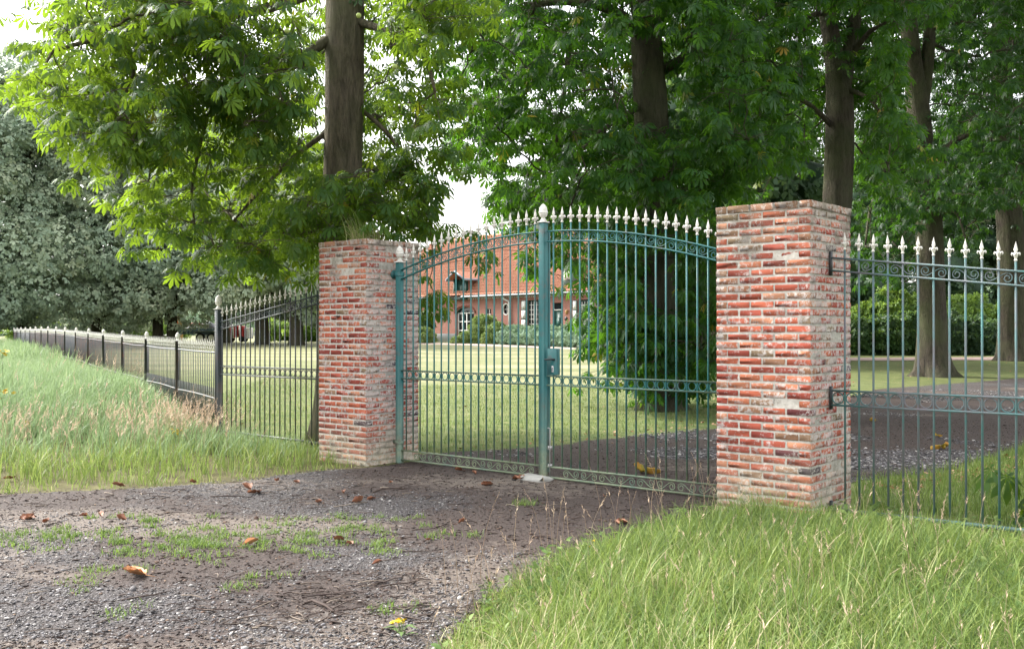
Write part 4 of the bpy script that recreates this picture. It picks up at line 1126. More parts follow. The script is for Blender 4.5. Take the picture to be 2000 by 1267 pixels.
bgd = [(1075, 98, 14.5, 6.5, 0.6, M['dark_tree'], 'background tree rising behind the farmhouse roof left of the skirted chestnut'),
       (1215, 90, 16, 6.5, 0.6, M['dark_tree'], 'tall background tree behind the right end of the farmhouse'),
       (1330, 50, 7.5, 3.6, 0.6, M['bush'], 'green background tree between the skirted chestnut and the lime stained pillar'),
       (1400, 41, 13.5, 5.0, 3.6, M['dark_tree'], 'added background tree with high crown to shade the lawn, just behind the skirted chestnut'),  # added so that its crown shades the right-hand lawn
       (1445, 62, 15, 5.5, 0.6, M['dark_tree'], 'tall dark background tree seen over the gate leaf with the lock'),
       (1560, 66, 13, 5.0, 0.4, M['dark_tree'], 'dark background tree hidden low behind the lime stained pillar'),
       (1740, 74, 17, 6.0, 0.5, M['dark_tree'], 'background tree left of the flared chestnut beyond the hedge'),
       (1905, 80, 18, 6.5, 0.5, M['dark_tree'], 'background tree between the two right hand chestnut trunks'),
       (2080, 76, 18, 6.5, 0.5, M['dark_tree'], 'background tree beyond the last thick trunk')]
for i, (px, d, h, rx, low, mt, lab) in enumerate(bgd):
    x, y = Wz(px, d, 0)[:2]
    bushy_tree('background_tree', lab, x, y, h, rx, low, 8000, 0.3, mt, M['bark_dark'], 950 + i, 'background trees', 0.4)

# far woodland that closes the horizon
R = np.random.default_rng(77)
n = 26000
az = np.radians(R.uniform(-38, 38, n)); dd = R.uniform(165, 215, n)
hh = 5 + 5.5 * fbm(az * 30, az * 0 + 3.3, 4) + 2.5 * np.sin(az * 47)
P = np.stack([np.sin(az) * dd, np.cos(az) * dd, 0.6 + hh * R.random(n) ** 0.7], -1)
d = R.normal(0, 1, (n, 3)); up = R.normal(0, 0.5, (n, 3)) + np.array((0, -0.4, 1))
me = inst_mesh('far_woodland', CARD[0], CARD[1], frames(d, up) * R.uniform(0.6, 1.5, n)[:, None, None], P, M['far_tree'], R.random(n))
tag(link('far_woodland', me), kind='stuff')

# ------------------------------------------------------------------ clipped bushes and hedges
def bush(name, label, cat, pos, rad, n, size, mat, group=None, seed=0, lumps=None, core=True, noise=0.12):
    """dense shrub: leaf clusters over a lumpy body that stands on the ground"""
    R = np.random.default_rng(1000 + seed)
    x, y = pos; z0 = float(T(x, y))
    root = empty(name, (x, y, z0), 0, label, cat, group)
    lumps = lumps or [((0, 0, rad[2] * 0.5), rad)]
    Ps, Ms, rs = [], [], []
    vol = np.array([l[1][0] * l[1][2] for l in lumps]); vol = vol / vol.sum()
    cores = []
    for (c, rr), f in zip(lumps, vol):
        mb = MB(); cores.append(mb)
        m = int(n * f); rr = np.array(rr, float)
        v = R.normal(0, 1, (m, 3)); v /= np.linalg.norm(v, axis=1, keepdims=True); v[:, 2] = np.where(v[:, 2] < -0.85, -v[:, 2], v[:, 2])
        bump_ = 1 + noise * np.sin(v[:, 0] * 9 + seed) * np.cos(v[:, 1] * 8) + noise * np.sin(v[:, 2] * 11 + seed * 2)
        P = np.array(c) + v * rr * (bump_ * R.uniform(0.88, 1.03, m))[:, None]
        keep = P[:, 2] > -0.02; P = P[keep]; v = v[keep]; m = len(P)
        d = v + R.normal(0, 0.7, (m, 3)); up = v + R.normal(0, 0.5, (m, 3)) + np.array((0, 0, 0.4))
        Ps.append(P); Ms.append(frames(d, up) * (size * R.uniform(0.6, 1.3, m))[:, None, None]); rs.append(np.clip(R.normal(0.5, 0.24, m), 0, 1))
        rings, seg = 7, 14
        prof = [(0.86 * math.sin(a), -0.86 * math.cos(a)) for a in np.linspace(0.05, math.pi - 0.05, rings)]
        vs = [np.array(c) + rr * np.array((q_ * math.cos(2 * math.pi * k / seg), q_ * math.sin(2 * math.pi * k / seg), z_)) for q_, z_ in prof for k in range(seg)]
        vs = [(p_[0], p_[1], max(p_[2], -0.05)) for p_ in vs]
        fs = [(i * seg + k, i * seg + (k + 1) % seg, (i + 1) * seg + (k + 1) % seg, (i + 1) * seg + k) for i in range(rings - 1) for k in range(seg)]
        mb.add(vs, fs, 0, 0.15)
    link('foliage', inst_mesh(name + '_leaves', CARD[0], CARD[1], np.concatenate(Ms), np.concatenate(Ps), mat, np.concatenate(rs)), root)
    for mb in cores: mb.build('inner_growth', mat, root)
    return root
def at(px, d): return tuple(Wz(px, d, 0)[:2])
k65 = 65 / F
bush('topiary_ball', 'dark clipped ball bush at the end of the farmhouse wall', 'bush', at(830, 70), (0.75, .75, 0.95), 1500, 0.11, M['bush'], 'clipped bushes before the farmhouse', 1, [((0, 0, 1.25), (.72, .72, .9))])
bush('topiary_ball', 'low light green clipped bush below the dark ball bush', 'bush', at(830, 66), (0.7, .7, 0.8), 1500, 0.1, M['box'], 'clipped bushes before the farmhouse', 2, [((0, 0, .35), (.75, .7, .62))])
bush('topiary', 'large sloping clipped topiary mound beside the arched farmhouse door', 'bush', at(925, 65), (1, 1, 1), 6500, 0.1, M['box'], 'clipped bushes before the farmhouse', 3,
     [((0.7, 0.3, 0.9), (1.0, 1.0, 1.0)), ((-0.45, 0, 0.3), (0.55, .6, .5)), ((-1.1, -.1, 0.1), (0.4, .45, .38)), ((0.35, -.3, .3), (.55, .5, .6))], noise=0.06)
bush('topiary', 'yellowish rounded clipped mound between the big topiary and the grey green hedge', 'bush', at(972, 63.5), (1, 1, 1), 3000, 0.1, M['box'], 'clipped bushes before the farmhouse', 4, [((0, 0, .55), (.85, .8, .85)), ((-.55, -.1, .3), (.5, .5, .55))], noise=0.06)
# long grey green hedge along the house
hl = []
A_ = np.array(at(985, 62)); B_ = np.array(at(1230, 52)); C_ = (A_ + B_) / 2
for i in range(12):
    q_ = A_ + (B_ - A_) * (i + 0.5) / 12 - C_
    hl.append(((q_[0], q_[1], 0.48), (0.75, 0.75, 0.66 + 0.05 * math.sin(i * 2.2))))
bush('hedge', 'low grey green rounded hedge below the tall farmhouse windows', 'hedge', tuple(C_), (1, 1, 1), 9000, 0.1, M['lavender'], None, 5, hl)
# evergreen hedge beyond the lawn on the right
bush('rhododendron', 'dark glossy evergreen bush left of the flared chestnut trunk', 'bush', at(1722, 46), (1, 1, 1), 6500, 0.14, M['bush'], 'evergreen bushes across the lawn', 6,
     [((-1.1, 0, 0.75), (1.1, .9, .95)), ((0.3, 0, 0.8), (1.2, 1, 1.0)), ((1.5, 0.2, 0.85), (1.1, .9, 1.1))])
bush('rhododendron', 'dark evergreen bush between the two right hand chestnut trunks', 'bush', at(1895, 46), (1, 1, 1), 6500, 0.13, M['dark_tree'], 'evergreen bushes across the lawn', 7,
     [((-0.9, 0, 0.85), (1.1, .9, 1.15)), ((0.4, 0, 0.75), (1.1, 1, 1.05)), ((1.5, 0.2, 0.6), (.9, .9, .8)), ((-2.0, 0, .6), (.8, .8, .9))])
bush('shrub', 'bright yellow green shrub sloping up behind the dark evergreen bush', 'bush', at(1745, 52), (1, 1, 1), 5000, 0.16, M['light_bush'], 'evergreen bushes across the lawn', 8,
     [((-1.6, 0, 1.1), (1.2, 1, 1.1)), ((-0.1, 0, 1.7), (1.4, 1, 1.4)), ((1.2, 0, 1.4), (1.3, 1, 1.2))])
bush('shrub', 'light green shrub seen over the dark bush between the trunks', 'bush', at(1925, 56), (1, 1, 1), 3500, 0.18, M['light_bush'], 'evergreen bushes across the lawn', 9, [((-1, 0, 1.6), (1.4, 1, 1.3)), ((1, 0, 1.2), (1.6, 1, 1.2))])
bush('shrub', 'pale green clipped shrub beside the lime stained pillar far across the lawn', 'bush', at(1385, 52), (1, 1, 1), 2500, 0.13, M['lavender'], None, 10, [((0, 0, .7), (1.2, .9, .9))])
for i, (px, d, s) in enumerate([(60, 82, 1.0), (255, 84, 1.2), (300, 86, 1.0), (560, 76, 1.0), (620, 74, 1.1)]):
    bush('shrub', ['bright shrub low beyond the far end of the railing', 'light green shrub under the lindens left of the dark gap', 'light shrub right beside the dark double trunk', 'green bush under the shaded lindens behind the ramped panel', 'green bush next to the grassy topped pillar under the lindens'][i], 'bush', at(px, d), (1, 1, 1), 1800, 0.2, M['light_bush'], 'shrubs under the lindens', 20 + i, [((0, 0, .9 * s), (2.2 * s, 1, 1.0 * s)), ((1.6 * s, 0, .7 * s), (1.5 * s, 1, .8 * s))])
# leafy weed shrub behind the right panel
R = np.random.default_rng(55)
rp = oR - U * 1.62 + Vv * 0.55
root = empty('young_chestnut', (rp[0], rp[1], float(T(*rp))), 0, 'dark leafy chestnut seedling behind the bars of the weathered panel', 'plant')
tp = np.stack([R.normal(0, .16, 16), R.normal(0, .16, 16), R.uniform(.12, .55, 16)], -1)
link('foliage', rosettes(tp, R, 0.2, LEAF7, M['chestnut'], 'seedling_foliage', .1, (3, 5), -0.15), root)
mb = MB()
for t_ in tp: mb.tube([(0, 0, -.03), (t_[0] * .5, t_[1] * .5, t_[2] * .6), tuple(t_)], [.006, .005, .003], 4)
mb.build('stem', M['stem'], root)

# ------------------------------------------------------------------ farmhouse
HP = np.array((-5.36, 71.8)); HD = np.array((0.674, -0.738)); HN = np.array((0.738, 0.674))
HZ = 0.63; EZ = 3.94 - HZ
house = empty('farmhouse', (HP[0], HP[1], HZ), math.atan2(HD[1], HD[0]), 'long red brick farmhouse with orange pantile roof seen through the closed gate', 'house')
def tpx(px):
    m_ = (px - 1000) / F
    return (m_ * HP[1] - HP[0]) / (HD[0] - m_ * HD[1])
def hz(px, py):
    t = tpx(px); d = HP[1] + HD[1] * t
    return EYE + (645 - py) / F * d - HZ
def rect(px0, px1, py0, py1):
    pc = (px0 + px1) / 2
    return tpx(px0), tpx(px1), hz(pc, py1), hz(pc, py0)
X0, X1 = tpx(690), tpx(1330)
holes = []; reveals = MB()
def hole_rect(r): x0, x1, z0, z1 = r; return [(x0, z0), (x1, z0), (x1, z1), (x0, z1)]
def hole_ellipse(px, py, wpx, hpx, n=20):
    x = tpx(px); z = hz(px, py); a = (tpx(px + wpx / 2) - tpx(px - wpx / 2)) / 2; b = (hz(px, py - hpx / 2) - hz(px, py + hpx / 2)) / 2
    return [(x + a * math.cos(2 * math.pi * i / n), z + b * math.sin(2 * math.pi * i / n)) for i in range(n)]
def hole_arch(px0, px1, py_top, py_spring, zb):
    x0, x1 = tpx(px0), tpx(px1); pc = (px0 + px1) / 2; zs, ztp = hz(pc, py_spring), hz(pc, py_top)
    p_ = [(x0, zb), (x1, zb)]
    for i in range(13):
        a = math.pi * i / 12; p_.append(((x0 + x1) / 2 + (x1 - x0) / 2 * math.cos(a), zs + (ztp - zs) * math.sin(a)))
    return p_
H_oval1 = hole_ellipse(842, 608, 11, 20); H_oval2 = hole_ellipse(988, 604, 12, 22)
H_sq1 = hole_rect(rect(862, 872, 604, 622)); H_sq2 = hole_rect(rect(948, 959, 602, 614))
H_arch = hole_arch(891, 926, 600, 612, 0.05)
H_w1 = hole_rect(rect(1030, 1051, 586, 642)); H_door = hole_rect(rect(1079, 1098, 591, 668)); H_w2 = hole_rect(rect(1129, 1150, 585, 642)); H_w3 = hole_rect(rect(1225, 1248, 583, 642))
holes = [H_oval1, H_oval2, H_sq1, H_sq2, H_arch, H_w1, H_door, H_w2, H_w3]
outer = [(X0, -0.3), (X1, -0.3), (X1, EZ), (X0, EZ)]
polys = [[Vector((x, 0, z)) for x, z in outer]] + [[Vector((x, 0, z)) for x, z in h] for h in holes]
tris = tessellate_polygon(polys)
flat = [tuple(v) for p_ in polys for v in p_]
mb = MB(); mb.add(flat, [tuple(t) for t in tris])
for h in holes:
    n = len(h); vs = [(x, 0, z) for x, z in h] + [(x, 0.22, z) for x, z in h]
    mb.add(vs, [(i, (i + 1) % n, (i + 1) % n + n, i + n) for i in range(n)])
DEP = 9.0
mb.add([(X0, 0, -.3), (X0, DEP, -.3), (X0, DEP, EZ), (X0, 0, EZ)], [(0, 1, 2, 3)]); mb.add([(X1, 0, -.3), (X1, DEP, -.3), (X1, DEP, EZ), (X1, 0, EZ)], [(0, 1, 2, 3)])
mb.add([(X0, DEP, -.3), (X1, DEP, -.3), (X1, DEP, EZ), (X0, DEP, EZ)], [(0, 1, 2, 3)])
mb.build('wall', M['house_brick'], house)
mb = MB(); mb.box(((X0 + tpx(889)) / 2, -0.02, 0.22), ((tpx(889) - X0) / 2, 0.022, 0.42)); mb.box(((tpx(928) + tpx(1077)) / 2, -0.02, 0.05), ((tpx(1077) - tpx(928)) / 2, 0.022, 0.2)); mb.build('plinth', M['plinth'], house)
# roof: hipped at the left end, pantiles as real waves
RH = 4.6; HALF = DEP / 2; OV = 0.3
HIP = 5.2
def roof_pt(x, f):      # front slope, f 0 eave .. 1 ridge
    return np.array((x, -OV + (HALF + OV) * f, EZ - 0.05 + RH * f))
mb = MB(); step = 0.085; cols = int((X1 + OV - (X0 - OV)) / step); courses = 20
nrm = np.array((0, -RH, HALF + OV)); nrm /= np.linalg.norm(nrm)
grid = []
for j in range(courses * 2 + 1):
    f = (j // 2 + (j % 2) * 0.999) / courses if j < courses * 2 else 1.0
    lift = 0.09 if j % 2 == 0 else 0.0
    row = []
    for i in range(cols + 1):
        x = X0 - OV + step * i
        lim = X0 - OV + HIP * f
        xx = max(x, lim)
        p_ = roof_pt(xx, f) + nrm * (lift + 0.05 * math.sin(x / 0.25 * 2 * math.pi))
        row.append(p_)
    grid.append(row)
b0 = len(mb.V); mb.V += [tuple(p_) for r_ in grid for p_ in r_]; mb.r += [.5] * (len(grid) * (cols + 1))
for j in range(len(grid) - 1):
    for i in range(cols):
        if grid[j][i + 1][0] - grid[j][i][0] < 1e-6 and grid[j + 1][i + 1][0] - grid[j + 1][i][0] < 1e-6: continue
        a = b0 + j * (cols + 1) + i; mb.F.append([a, a + 1, a + cols + 2, a + cols + 1]); mb.mi.append(0)
rz_ = EZ - 0.05 + RH
mb.add([(X0 + HIP - OV, HALF, rz_), (X1 + OV, HALF, rz_), (X1 + OV, DEP + OV, EZ - .05), (X0 - OV, DEP + OV, EZ - .05)], [(0, 1, 2, 3)])
mb.add([(X0 - OV, -OV, EZ - .05), (X0 + HIP - OV, HALF, rz_), (X0 - OV, DEP + OV, EZ - .05)], [(0, 1, 2)])
mb.tube([(X0 + HIP - OV, HALF, rz_ + .05), (X1 + OV, HALF, rz_ + .05)], 0.13, 8); mb.tube([(X0 - OV, -OV, EZ), (X0 + HIP - OV, HALF, rz_ + .05)], 0.11, 8)
mb.build('roof', M['pantile'], house)
# gutter, dentils, downpipe
mb = MB(); mb.tube([(X0, -OV - 0.04, EZ - 0.10), (tpx(886), -OV - .04, EZ - .10)], 0.065, 8); mb.tube([(tpx(908), -OV - 0.04, EZ - 0.10), (X1, -OV - .04, EZ - .10)], 0.065, 8); mb.box(((X0 + X1) / 2, -0.12, EZ - 0.13), ((X1 - X0) / 2, 0.115, 0.03)); mb.build('gutter', M['zinc'], house)
mb = MB(); x = X0
while x < X1: mb.box((x, -0.03, EZ - 0.24), (0.05, 0.03, 0.04)); x += 0.2
mb.build('dentils', M['white_wood'], house)
xd = tpx(996); mb = MB(); mb.tube([(xd - .45, -OV - .02, EZ - .16), (xd - .4, -.2, EZ - .35), (xd - .06, -.1, EZ - .5), (xd, -.09, EZ - .75), (xd, -.09, 0)], 0.055, 8); mb.build('downpipe', M['white_wood'], house)
def pane_back(name, h, y, mat, parent):
    m_ = MB(); m_.add([(x, y, z) for x, z in h], [tuple(range(len(h)))]); return m_.build(name, mat, parent)
def window(r, nx, nz, fr=0.05, mat=None, name='window', white_bars=True):
    x0, x1, z0, z1 = r; mat = mat or M['white_wood']; m_ = MB(); y = 0.12
    for x in (x0 + fr / 2, x1 - fr / 2): m_.box((x, y, (z0 + z1) / 2), (fr / 2, .04, (z1 - z0) / 2))
    for z in (z0 + fr / 2, z1 - fr / 2): m_.box(((x0 + x1) / 2, y, z), ((x1 - x0) / 2 - fr, .038, fr / 2))
    o = m_.build(name, mat, house)
    m_ = MB()
    for i in range(1, nx): m_.box((x0 + (x1 - x0) * i / nx, y + .003, (z0 + z1) / 2), (.022, .025, (z1 - z0) / 2 - fr))
    for i in range(1, nz): m_.box(((x0 + x1) / 2, y + .005, z0 + (z1 - z0) * i / nz), ((x1 - x0) / 2 - fr, .022, .02))
    if m_.V: m_.build('glazing_bars', M['white_wood'], o)
    pane_back('pane', [(x0, z0), (x1, z0), (x1, z1), (x0, z1)], y + 0.03, M['dark_glass'], o)
    m_ = MB(); m_.box(((x0 + x1) / 2, -.02, z0 - .05), ((x1 - x0) / 2 + .06, .05, .035)); m_.build('sill', M['plinth'], o)
    return o
window(rect(862, 872, 604, 622), 1, 1, 0.06); window(rect(948, 959, 602, 614), 2, 1, 0.05)
for h in (H_oval1, H_oval2):
    m_ = MB(); n = len(h); m_.tube([(x, .02, z) for x, z in h], .045, 6, closed=True); o = m_.build('window', M['white_wood'], house)
    pane_back('pane', h, .14, M['dark_glass'], o); cx_ = sum(x for x, _ in h) / n; cz_ = sum(z for _, z in h) / n
    m_ = MB(); m_.box((cx_, .12, cz_), (.02, .02, max(z for _, z in h) - cz_)); m_.box((cx_, .115, cz_), (max(x for x, _ in h) - cx_, .018, .02)); m_.build('glazing_bars', M['white_wood'], o)
def shutter(x0, x1, z0, z1, name='shutter'):
    m_ = MB(); m_.box(((x0 + x1) / 2, -.035, (z0 + z1) / 2), ((x1 - x0) / 2, .025, (z1 - z0) / 2), bev=.006); o = m_.build(name, M['green_wood'], house)
    m_ = MB(); hh_ = (z1 - z0) / 3; fr = .055
    for i in range(3): m_.box(((x0 + x1) / 2, -.064, z0 + hh_ * (i + .5)), ((x1 - x0) / 2 - fr, .006, hh_ / 2 - fr * .6))
    m_.build('panel', M['white_wood'], o)
for (a, b, sa, sb) in ((1030, 1051, 1019, 1028.5), (1129, 1150, 1119, 1128), (1225, 1248, 1214, 1223)):
    r = rect(a, b, 586, 642); window(r, 4, 6, .07, M['green_wood']); shutter(tpx(sa), tpx(sb), r[2], r[3]); shutter(r[1] + .06, r[1] + .06 + tpx(sb) - tpx(sa), r[2], r[3])
# arched barn door with glazing
x0, x1 = tpx(891), tpx(926); zs = hz(908, 612); zt_ = hz(908, 600)
o = pane_back('arched_door', H_arch, .19, M['dark_glass'], house)
m_ = MB()
for i in range(5): m_.box((x0 + (x1 - x0) * (i + .1) / 4.2 + .03, .15, zs / 2 + .05), (.05 if i in (0, 4) else .035, .03, zs / 2))
for z in (0.12, zs * .42, zs * .72, zs + 0.02): m_.box(((x0 + x1) / 2, .155, z), ((x1 - x0) / 2, .022, .035))
m_.build('door_frame', M['white_wood'], o)
m_ = MB(); m_.tube([(x, .1, z) for x, z in H_arch[1:]], .05, 6); m_.build('arch_trim', M['green_wood'], o)
m_ = MB(); hx_ = (x0 + x1) / 2; pts = [((hx_ + (x - hx_) * 1.14), -.01, zs + (z - zs) * 1.3) for x, z in H_arch[2:]]; m_.tube(pts, .07, 6); m_.build('brick_arch', plain('arch_brick', (.2, .075, .055), .9), house)
# green front door with transom
r = rect(1079, 1098, 591, 668); x0, x1, z0, z1 = r; zt_ = hz(1088, 606); m_ = MB(); m_.box(((x0 + x1) / 2, .14, (z0 + zt_) / 2), ((x1 - x0) / 2, .03, (zt_ - z0) / 2)); m_.box(((x0 + x1) / 2, .1, zt_ * .62), ((x1 - x0) * .2, .02, .35)); o = m_.build('front_door', M['green_wood'], house)
m_ = MB(); m_.box(((x0 + x1) / 2, .12, zt_ + .03), ((x1 - x0) / 2, .05, .035)); m_.build('transom_bar', M['white_wood'], o); pane_back('pane', [(x0, zt_ + .06), (x1, zt_ + .06), (x1, z1), (x0, z1)], .17, M['dark_glass'], o)
m_ = MB(); xl = tpx(1110); zl = hz(1110, 608); m_.box((xl, -.04, zl + .05), (.03, .04, .03)); m_.lathe([(.03, zl - .2), (.09, zl - .16), (.11, zl + .02), (.05, zl + .08), (.01, zl + .15)], 8, c=(xl, -.16, 0)); m_.build('wall_lamp', M['copper'], house)
m_ = MB(); xl = tpx(1105.5); zl = hz(1105.5, 622); m_.tube([(xl, -.0, zl), (xl, -.04, zl)], .13, 14); m_.build('wall_plaque', M['black_iron'], house)
for px in (893 - 5, 926 + 8): m_ = MB(); m_.tube([(tpx(px), -.02, hz(px, 590)), (tpx(px), -.02, hz(px, 606))], .02, 5); m_.build('wall_tie', M['black_iron'], house)
# hoist dormer over the arched door
xa, xb = tpx(888), tpx(913); zd0 = EZ - .25; zd1 = hz(900, 545); xm_ = (xa + xb) / 2; back = HALF * 0.95
dm = MB(); dm.box((xa + .08, -.02, (zd0 + zd1) / 2), (.08, .1, (zd1 - zd0) / 2)); dm.box((xb - .08, -.02, (zd0 + zd1) / 2), (.08, .1, (zd1 - zd0) / 2)); dm.box((xm_, .06, (zd0 + zd1) / 2), ((xb - xa) / 2 - .16, .03, (zd1 - zd0) / 2)); dm.box((xm_, -.06, zd0), ((xb - xa) / 2 + .1, .16, .05))
dorm = dm.build('dormer', M['green_wood'], house)
m_ = MB(); fz_ = lambda z: max(0.0, (z - (EZ - .05)) / RH * (HALF + OV) - OV)
for x in (xa + .03, xb - .03):
    m_.add([(x, .05, EZ - .1), (x, .05, zd1), (x, fz_(zd1), zd1)], [(0, 1, 2)]); m_.add([(x + .04, .05, EZ - .1), (x + .04, .05, zd1), (x + .04, fz_(zd1), zd1)], [(0, 1, 2)])
m_.build('cheek', M['house_brick'], dorm)
m_ = MB(); ry = zd1 + .55; yb = fz_(ry) + .1
for sx_, xe in ((-1, xa - .25), (1, xb + .25)):
    m_.add([(xm_, -.55, ry), (xe, -.55, zd1 - .02), (xe, fz_(zd1) + .2, zd1 - .02), (xm_, yb + .3, ry)], [(0, 1, 2, 3)])
    m_.add([(xm_, -.55, ry - .07), (xe, -.55, zd1 - .09), (xe, fz_(zd1) + .2, zd1 - .09), (xm_, yb + .3, ry - .07)], [(0, 1, 2, 3)])
m_.build('dormer_roof', M['pantile'], dorm)
m_ = MB(); m_.tube([(xb + .27, -.55, zd1 - .07), (xb + .27, fz_(zd1) + .25, zd1 - .07)], .085, 6); m_.tube([(xa - .27, -.55, zd1 - .07), (xa - .27, fz_(zd1) + .25, zd1 - .07)], .085, 6); m_.tube([(xm_, -.58, ry - .02), (xe, -.58, zd1 - .05)], .06, 5); m_.tube([(xm_, -.58, ry - .02), (xa - .25, -.58, zd1 - .05)], .06, 5)
for xx in (xb + .02, xa - .02): m_.tube([(xx, fz_(zd1) + .1, zd1 - .05), (xx, .0, EZ - .02)], .07, 6)
m_.build('lead_flashing', M['lead'], dorm)
m_ = MB(); m_.tube([(xm_, .2, ry - .12), (xm_, -.95, ry - .12)], .07, 6); m_.build('hoist_beam', M['green_wood'], dorm)
# small gabled dormer farther along
xc = tpx(1107); m_ = MB(); zq = EZ + 1.3; yf = fz_(EZ + 0.4) ; m_.box((xc, yf + .5, zq - .35), (.5, .6, .65)); o = m_.build('dormer', plain('grey_green_boards', (.13, .19, .17), .6), house)
m_ = MB()
for s_ in (-1, 1): m_.add([(xc, yf - .25, zq + .9), (xc + s_ * .72, yf - .25, zq + .22), (xc + s_ * .72, yf + 2.0, zq + .22), (xc, yf + 2.2, zq + .9)], [(0, 1, 2, 3)])
m_.build('dormer_roof', M['pantile'], o)
m_ = MB()
for s_ in (-1, 1): m_.tube([(xc, yf - .27, zq + .9), (xc + s_ * .74, yf - .27, zq + .2)], .06, 5)
m_.build('barge_board', M['white_wood'], o)
m_ = MB(); m_.box((xc, yf - .12, zq - .2), (.3, .03, .38)); f_ = m_.build('window', M['white_wood'], o); 
# ------------------------------------------------------------------ far low annexe glimpsed by the pillar
# ------------------------------------------------------------------ trailer, machine and pole under the lindens
def twin_trailer():
    c = at(396, 71); z0 = float(T(*c)); root = empty('trailer', (c[0], c[1], z0), math.radians(3), 'small blue grey twin axle trailer parked under the lindens', 'trailer')
    mb = MB(); L = 1.55; 
    mb.box((0, 0, .62), (L, .7, .04), bev=.01)
    for y in (-.7, .7): mb.box((0, y, .82), (L, .02, .17), bev=.005)
    for x in (-L, L): mb.box((x, 0, .82), (.02, .68, .17), bev=.005)
    for x in (-L, -.7, .15, .9, L): mb.box((x, -.725, .8), (.03, .015, .19))
    mb.build('body', M['trailer_blue'], root)
    mb = MB(); mb.box((0, -.69, 1.0), (L + .02, .035, .02)); mb.box((0, .69, 1.0), (L + .02, .035, .02)); mb.build('rim_rail', M['steel'], root)
    for x in (.05, .82):
        for y in (-.82, .82):
            mb = MB(); prof = [(.2, -.09), (.3, -.09), (.33, -.05), (.33, .05), (.3, .09), (.2, .09)]
            mb.lathe(prof, 20); w_ = mb.build('wheel', M['rubber'], root, True, (x, y, .33), (math.radians(90), 0, 0))
            mb = MB(); mb.lathe([(.05, -.1), (.2, -.095), (.21, -.07), (.21, .07), (.2, .095), (.05, .1)], 16); mb.build('rim', M['white_wood'], w_, True)
    for y in (-.84, .84):
        mb = MB(); pts = [(-.42, y, .5), (-.36, y, .72), (0.05, y, .78), (.45, y, .76), (.82, y, .78), (1.2, y, .72), (1.28, y, .5)]; 
        for i in range(len(pts) - 1):
            a, b = np.array(pts[i]), np.array(pts[i + 1]); mb.add([a + (0, -.12, 0), a + (0, .12, 0), b + (0, .12, 0), b + (0, -.12, 0), a + (0, -.12, .02), a + (0, .12, .02), b + (0, .12, .02), b + (0, -.12, .02)], [(0, 1, 2, 3), (4, 5, 6, 7), (0, 3, 7, 4), (1, 2, 6, 5)])
        mb.build('mudguard', M['steel'], root)
    mb = MB(); mb.tube([(-L, .35, .55), (-2.6, 0, .5), (-2.95, 0, .52)], .04, 6); mb.tube([(-L, -.35, .55), (-2.6, 0, .5)], .04, 6); mb.tube([(-2.5, 0, .9), (-2.5, 0, .12)], .03, 6); mb.box((-2.5, 0, .12), (.06, .06, .06)); mb.tube([(-2.05, -.2, .55), (-2.0, -.2, 1.35)], .03, 6); mb.build('drawbar', M['steel'], root)
    return root, c, z0
tr, tc_, tz_ = twin_trailer()
R = np.random.default_rng(4)
mb = MB(); 
vs, fs = [], []
n1 = 14; n2 = 8
for i in range(n1):
    for j in range(n2):
        x = -1.4 + 2.8 * i / (n1 - 1); y = -.62 + 1.24 * j / (n2 - 1); e = math.sin(math.pi * i / (n1 - 1)) ** .5 * math.sin(math.pi * j / (n2 - 1)) ** .5
        vs.append((x, y, .7 + e * (.62 + .22 * math.sin(x * 3.3) + .1 * R.random())))
mb.add(vs, [(i * n2 + j, (i + 1) * n2 + j, (i + 1) * n2 + j + 1, i * n2 + j + 1) for i in range(n1 - 1) for j in range(n2 - 1)])
o = mb.build('tarp_load', M['grey_tarp'], None, True, (tc_[0], tc_[1], tz_)); tag(o, 'grey tarpaulin covered load lying in the twin axle trailer', 'load')
mb = MB(); mb.tube([(-.55, -.55, 1.2), (.1, -.58, 1.22), (.5, -.5, 1.15)], [.12, .15, .1], 8); o = mb.build('red_bundle', M['red_paint'], None, True, (tc_[0] - .35, tc_[1], tz_ + .05)); tag(o, 'red rolled bundle lying on top of the grey trailer load', 'bundle')
c = at(462, 72); z0 = float(T(*c)); root = empty('farm_machine', (c[0], c[1], z0), 0, 'small red farm machine with white panels behind the tall acorn topped post', 'machine')
mb = MB(); mb.box((0, 0, .75), (.6, .5, .42), bev=.04); mb.box((-.65, 0, .6), (.18, .42, .28), bev=.03); mb.build('body', M['red_paint'], root)
mb = MB(); mb.box((-.12, -.52, .8), (.07, .02, .5)); mb.box((.38, -.52, .72), (.06, .02, .5)); mb.box((.9, 0, .65), (.22, .4, .4), bev=.03); mb.build('panel', M['white_wood'], root)
for x in (-.45, .5):
    for y in (-.5, .5):
        mb = MB(); mb.lathe([(.1, -.07), (.2, -.07), (.22, 0), (.2, .07), (.1, .07)], 14); mb.build('wheel', M['rubber'], root, True, (x, y, .22), (math.radians(90), 0, 0))
mb = MB(); mb.tube([(-.6, 0, .9), (-.9, 0, 1.3), (-.75, 0, 1.4)], .03, 6); mb.build('handle', M['black_iron'], root)
for i, (px, m_, lab) in enumerate(((349, M['orange_paint'], 'orange painted marker post left of the trailer drawbar'), (354.5, plain('ochre_paint', (.42, .26, .08), .6), 'ochre painted marker post beside the orange one'))):
    c = at(px, 74); mb = MB(); mb.box((0, 0, .9), (.10, .08, .95), bev=.015); mb.lathe([(.07, 1.85), (.06, 1.93), (.01, 1.97)], 8); o = mb.build('marker_post', m_, loc=(c[0], c[1], float(T(*c)))); tag(o, lab, 'post')

